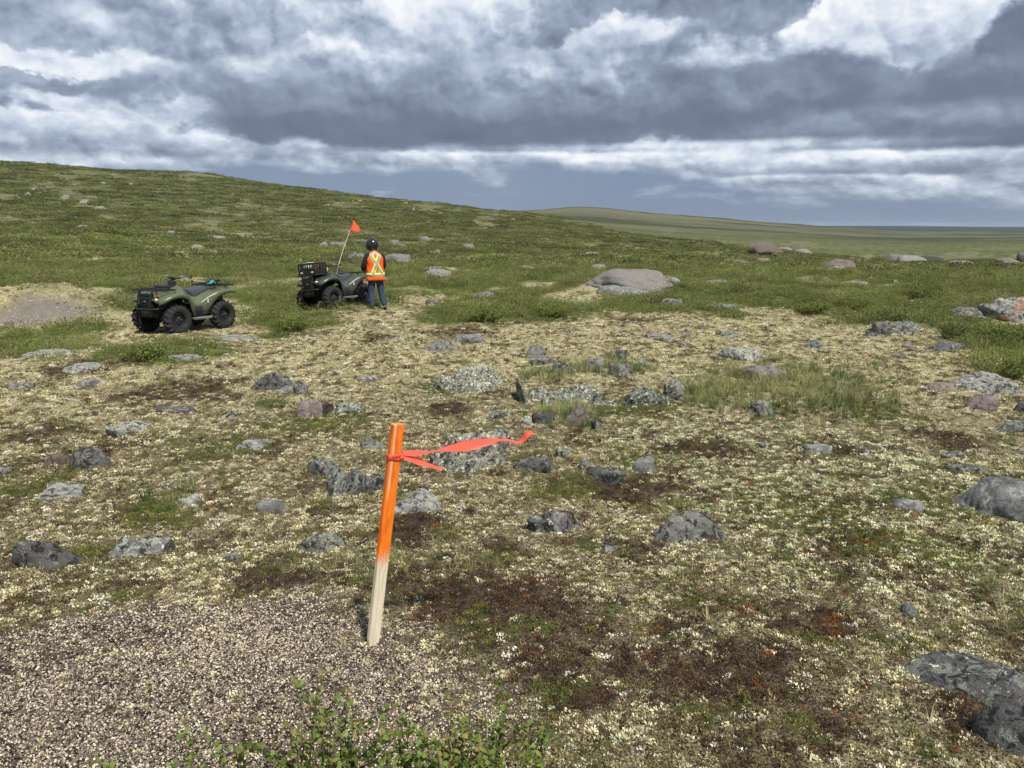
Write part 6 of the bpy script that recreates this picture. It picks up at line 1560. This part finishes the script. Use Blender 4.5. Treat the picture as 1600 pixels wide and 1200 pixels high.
def build_heath():
    bands = [(1.7, 4.2, 2500, 0.9), (4.2, 7, 1100, 1.15), (7, 11, 400, 1.6), (11, 18, 150, 2.4), (18, 28, 50, 3.4)]
    out = []
    for i, (r1, r2, dens, sc) in enumerate(bands):
        x, y, rs = spread(140+i, r1, r2, dens)
        M = masks(x, y)
        pr = (0.40-0.10*sstep(7, 12, np.hypot(x, y)))+0.5*M['dark']+0.4*M['moss']
        pr = pr*(1-0.8*M['green'])*(1-0.96*M['gravel'])
        k = (rs.uniform(size=len(x)) < pr) & off_rocks(x, y)
        x, y = x[k], y[k]; M = {q: v[k] for q, v in M.items()}; n = len(x)
        c = pick_color(rs, n, [(0.12, 0.088, 0.050), (0.070, 0.050, 0.032), (0.19, 0.17, 0.065), (0.30, 0.24, 0.12)], [3, 2, 3, 3])
        cd = pick_color(rs, n, [(0.085, 0.052, 0.034), (0.050, 0.034, 0.026), (0.14, 0.07, 0.04), (0.13, 0.10, 0.045)], [4, 3, 1.5, 1.5])
        cm = pick_color(rs, n, [(0.13, 0.15, 0.036), (0.18, 0.18, 0.045), (0.08, 0.10, 0.028), (0.26, 0.21, 0.06)], [4, 3, 3, 1])
        rust = sstep(0.42, 0.72, fbm(x/0.22, y/0.22, 241, 3, 0.6))*(0.25+0.75*sstep(0.2, 1.2, x))*(np.hypot(x, y) < 6)
        cr = pick_color(rs, n, [(0.24, 0.085, 0.030), (0.30, 0.13, 0.045), (0.15, 0.06, 0.03)], [2, 1, 2])
        u = rs.uniform(size=(n, 1))
        c = np.where(u < M['dark'][:, None], cd, c); u = rs.uniform(size=(n, 1)); c = np.where(u < M['moss'][:, None], cm, c)
        c = np.where(rs.uniform(size=(n, 1)) < rust[:, None]*0.7, cr, c)
        s = rs.uniform(0.6, 1.3, n)*sc
        out.append((place(x, y, M, 0.004), rs.uniform(0, 6.28, n), np.stack([s, s, s*rs.uniform(0.7, 1.3, n)/sc**0.3], 1), c))
    P, RZ, SC, TI = cat_(out)
    var = [dome_clump('heath_clump', 340+i, 44, 0.020, 0.017, 0.010, 0.0034, 0.62) for i in range(7)]
    scatter('heath_and_moss', 'dark brown crowberry heath and green moss mats between the lichen', 'heath', P, RZ, SC, TI, var, tint_mat('heath', 0.18, 0.8, 0.4))
    print('heath', len(P))

def build_gravel():
    out = []
    for i, (r1, r2, dens, sc) in enumerate([(1.6, 3.2, 27000, 0.78), (3.2, 5.2, 14000, 0.95), (14, 24, 900, 2.6)]):
        x, y, rs = spread(180+i, r1, r2, dens, 46)
        M = masks(x, y)
        q = M['gravel']*(1-0.6*M['dark'])
        wide = fbm(x/0.5, y/0.5, 261, 3)
        pr = q*(0.74+0.36*wide+0.25*fbm(x/0.12, y/0.12, 263, 2))
        pr = np.maximum(pr, 0.05*(np.hypot(x, y) < 5)*(fbm(x/0.2, y/0.2, 265, 2) > 0.1))
        k = (rs.uniform(size=len(x)) < pr) & off_rocks(x, y); x, y = x[k], y[k]; M = {a: v[k] for a, v in M.items()}; n = len(x)
        c = pick_color(rs, n, [(0.53, 0.46, 0.345), (0.41, 0.345, 0.25), (0.66, 0.60, 0.48), (0.22, 0.18, 0.135), (0.095, 0.075, 0.060), (0.36, 0.285, 0.205)], [4, 4, 1.2, 3, 2.4, 2.4])
        s = (0.0038+0.0100*rs.uniform(size=n)**2.6)*sc
        p = place(x, y, M); p[:, 2] += s*0.1
        out.append((p, rs.uniform(0, 6.28, n), np.stack([s, s*rs.uniform(0.7, 1.2, n), s], 1), c))
    P, RZ, SC, TI = cat_(out)
    scatter('gravel', 'coarse pale and dark gravel crusting the bare mounds', 'gravel', P, RZ, SC, TI, [pebble('gravel_grain', 360+i) for i in range(6)], tint_mat('gravel', 0, 0.85, 0.0), tilt=0.5)
    print('gravel', len(P))

def build_grass():
    out = []
    for i, (r1, r2, dens) in enumerate([(2.0, 5, 26), (5, 9, 32), (9, 16, 16), (16, 24, 5)]):
        x, y, rs = spread(210+i, r1, r2, dens)
        M = masks(x, y)
        n1 = fbm(x/0.8, y/0.8, 271, 3, 0.6)
        pr = np.clip(0.25+0.6*n1, 0, 1)*(1-M['gravel'])*(1-0.6*M['dark'])*(1-0.7*M['green'])
        k = rs.uniform(size=len(x)) < pr; k &= off_rocks(x, y)
        x, y = x[k], y[k]; M = {a: v[k] for a, v in M.items()}; n = len(x)
        c = pick_color(rs, n, [(0.42, 0.36, 0.17), (0.30, 0.29, 0.10), (0.17, 0.21, 0.06), (0.50, 0.42, 0.25)], [4, 3, 2, 3])
        s = rs.uniform(0.6, 1.35, n)*(1 if r1 < 5 else 1.1)
        out.append((place(x, y, M), rs.uniform(0, 6.28, n), np.stack([s, s, s], 1), c))
    P, RZ, SC, TI = cat_(out)
    var = [blades('sedge_tuft', 380+i, 11, 0.012, 0.085, 0.0028, 0.9, 0.8) for i in range(6)]
    scatter('sedge_tufts', 'thin dry yellow and green sedge tufts dotted over the lichen', 'grass', P, RZ, SC, TI, var, tint_mat('sedge', 0.35, 0.6, 0.3))
    out = []
    for i, (r1, r2, dens) in enumerate([(3.0, 6, 190), (6, 9, 150), (9, 17, 110)]):
        x, y, rs = spread(225+i, r1, r2, dens)
        M = masks(x, y)
        k = (rs.uniform(size=len(x)) < M['grass']*0.9) & off_rocks(x, y); x, y = x[k], y[k]; M = {a: v[k] for a, v in M.items()}; n = len(x)
        rr = np.hypot(x, y)
        c = pick_color(rs, n, [(0.085, 0.14, 0.035), (0.16, 0.20, 0.06), (0.30, 0.28, 0.11), (0.40, 0.35, 0.18)], [3, 4, 3, 2])
        cold = sstep(0.0, 0.5, fbm(x/1.2, y/1.2, 281, 2)+0.1)[:, None]
        c = c*(1-0.3*cold)
        s = rs.uniform(0.7, 1.2, n)*np.where(rr < 6, 0.45, 1.0)
        out.append((place(x, y, M), rs.uniform(0, 6.28, n), np.stack([s, s, s], 1), c))
    P, RZ, SC, TI = cat_(out)
    var = [blades('grass_tuft', 390+i, 20, 0.035, 0.24, 0.0042, 0.8, 0.55) for i in range(6)]
    scatter('meadow_grass', 'long fine green grass bending in the wind around the rocks', 'grass', P, RZ, SC, TI, var, tint_mat('long grass', 0.35, 0.6, 0.3))
    print('grass', len(P))

def build_shrubs():
    out = []; out2 = []; out3 = []
    GR = [(0.185, 0.215, 0.060), (0.135, 0.165, 0.048), (0.23, 0.26, 0.075), (0.21, 0.19, 0.075), (0.30, 0.28, 0.12)]
    for i, (r1, r2, dens, sc) in enumerate([(9, 20, 26, 0.60), (20, 32, 15, 0.85), (32, 55, 6, 1.15)]):
        x, y, rs = spread(400+i, r1, r2, dens)
        M = masks(x, y)
        k = (rs.uniform(size=len(x)) < M['green']**1.3) & off_rocks(x, y); x, y = x[k], y[k]; M = {a: v[k] for a, v in M.items()}; n = len(x)
        c = pick_color(rs, n, GR, [4, 3, 3, 2, 1.2])
        c = c*(1+0.28*np.clip(fbm(x/3.5, y/3.5, 295, 3), -1, 1)[:, None])
        hg = 0.80+0.75*np.clip(fbm(x/1.5, y/1.5, 291, 4), -0.85, 1)
        hg = hg*(0.45+0.55*sstep(0.2, 0.9, M['green']))
        s = rs.uniform(0.75, 1.25, n)*sc
        out.append((place(x, y, M, 0.03), rs.uniform(0, 6.28, n), np.stack([s, s, s*hg], 1), c))
    P, RZ, SC, TI = cat_(out)
    print('shrub', len(P))
    var = [shrub_clump('dwarf_birch_clump', 420+i, 26, 0.30, 0.30, 0.027, 17) for i in range(6)]
    m = tint_mat('dwarf birch leaves', 0.3, 0.6, 0.4)
    scatter('dwarf_birch_cover', 'knee low green dwarf birch thicket covering the flat', 'shrubs', P, RZ, SC, TI, var, m, tilt=0.08)
    for i, (r1, r2, dens, sc) in enumerate([(50, 90, 1.5, 1.0), (90, 160, 0.50, 1.5), (160, 300, 0.16, 2.3), (300, 620, 0.035, 3.8)]):
        x, y, rs = spread(440+i, r1, r2, dens, 38)
        if r1 >= 300: kk = (x < 40); x, y = x[kk], y[kk]
        M = masks(x, y)
        k = rs.uniform(size=len(x)) < np.clip(M['green'], 0.05, 1)*0.9
        x, y = x[k], y[k]; M = {a: v[k] for a, v in M.items()}; n = len(x)
        c = pick_color(rs, n, GR, [3, 3, 3, 3, 2], 0.2)*((0.82-0.12*sstep(60, 200, np.hypot(x, y)))*(1+0.38*np.clip(fbm(x/14, y/9, 297, 4, 0.6), -1, 1)))[:, None]
        s = rs.uniform(0.6, 1.3, n)*sc
        out2.append((place(x, y, M, 0.05), rs.uniform(0, 6.28, n), np.stack([s, s, s**0.6*rs.uniform(0.5, 1.2, n)], 1), c))
    P, RZ, SC, TI = cat_(out2)
    print('hill shrub', len(P))
    var = [shrub_clump('hill_shrub_clump', 460+i, 34, 0.75, 0.34, 0.085, 7) for i in range(5)]
    scatter('hillside_willow_cover', 'dark green low shrub cover spreading over the distant hillside', 'shrubs', P, RZ, SC, TI, var, m, tilt=0.05)
build_lichen(); build_heath(); build_gravel(); build_grass(); build_shrubs()

# ------------------------------------------------------------------ clear northern air
hz = MB(); hz.box((0, 0, 20.0), (29000, 29000, 170)); hzm = bpy.data.materials.new('haze air'); hzm.use_nodes = True
for n_ in list(hzm.node_tree.nodes): hzm.node_tree.nodes.remove(n_)
vo_ = hzm.node_tree.nodes.new('ShaderNodeVolumePrincipled'); vo_.inputs['Density'].default_value = 3.5e-5; vo_.inputs['Color'].default_value = (0.80, 0.88, 1.0, 1); vo_.inputs['Anisotropy'].default_value = 0.2
mo_ = hzm.node_tree.nodes.new('ShaderNodeOutputMaterial'); hzm.node_tree.links.new(vo_.outputs[0], mo_.inputs['Volume'])
ho_ = hz.build('haze', hzm, smooth=False); tag(ho_, 'thin blue air haze over the far plain', 'haze', None, 'stuff')
V_ = np.empty(len(GROUND.data.vertices)*3, np.float32); GROUND.data.vertices.foreach_get('co', V_); zz_ = V_[2::3]
print('ground z', zz_.min(), zz_.max())
zlo, zhi = float(zz_.min())-1.0, float(zz_.max())+6.0
for v_ in ho_.data.vertices: v_.co.z = zhi if v_.co.z > 0 else zlo
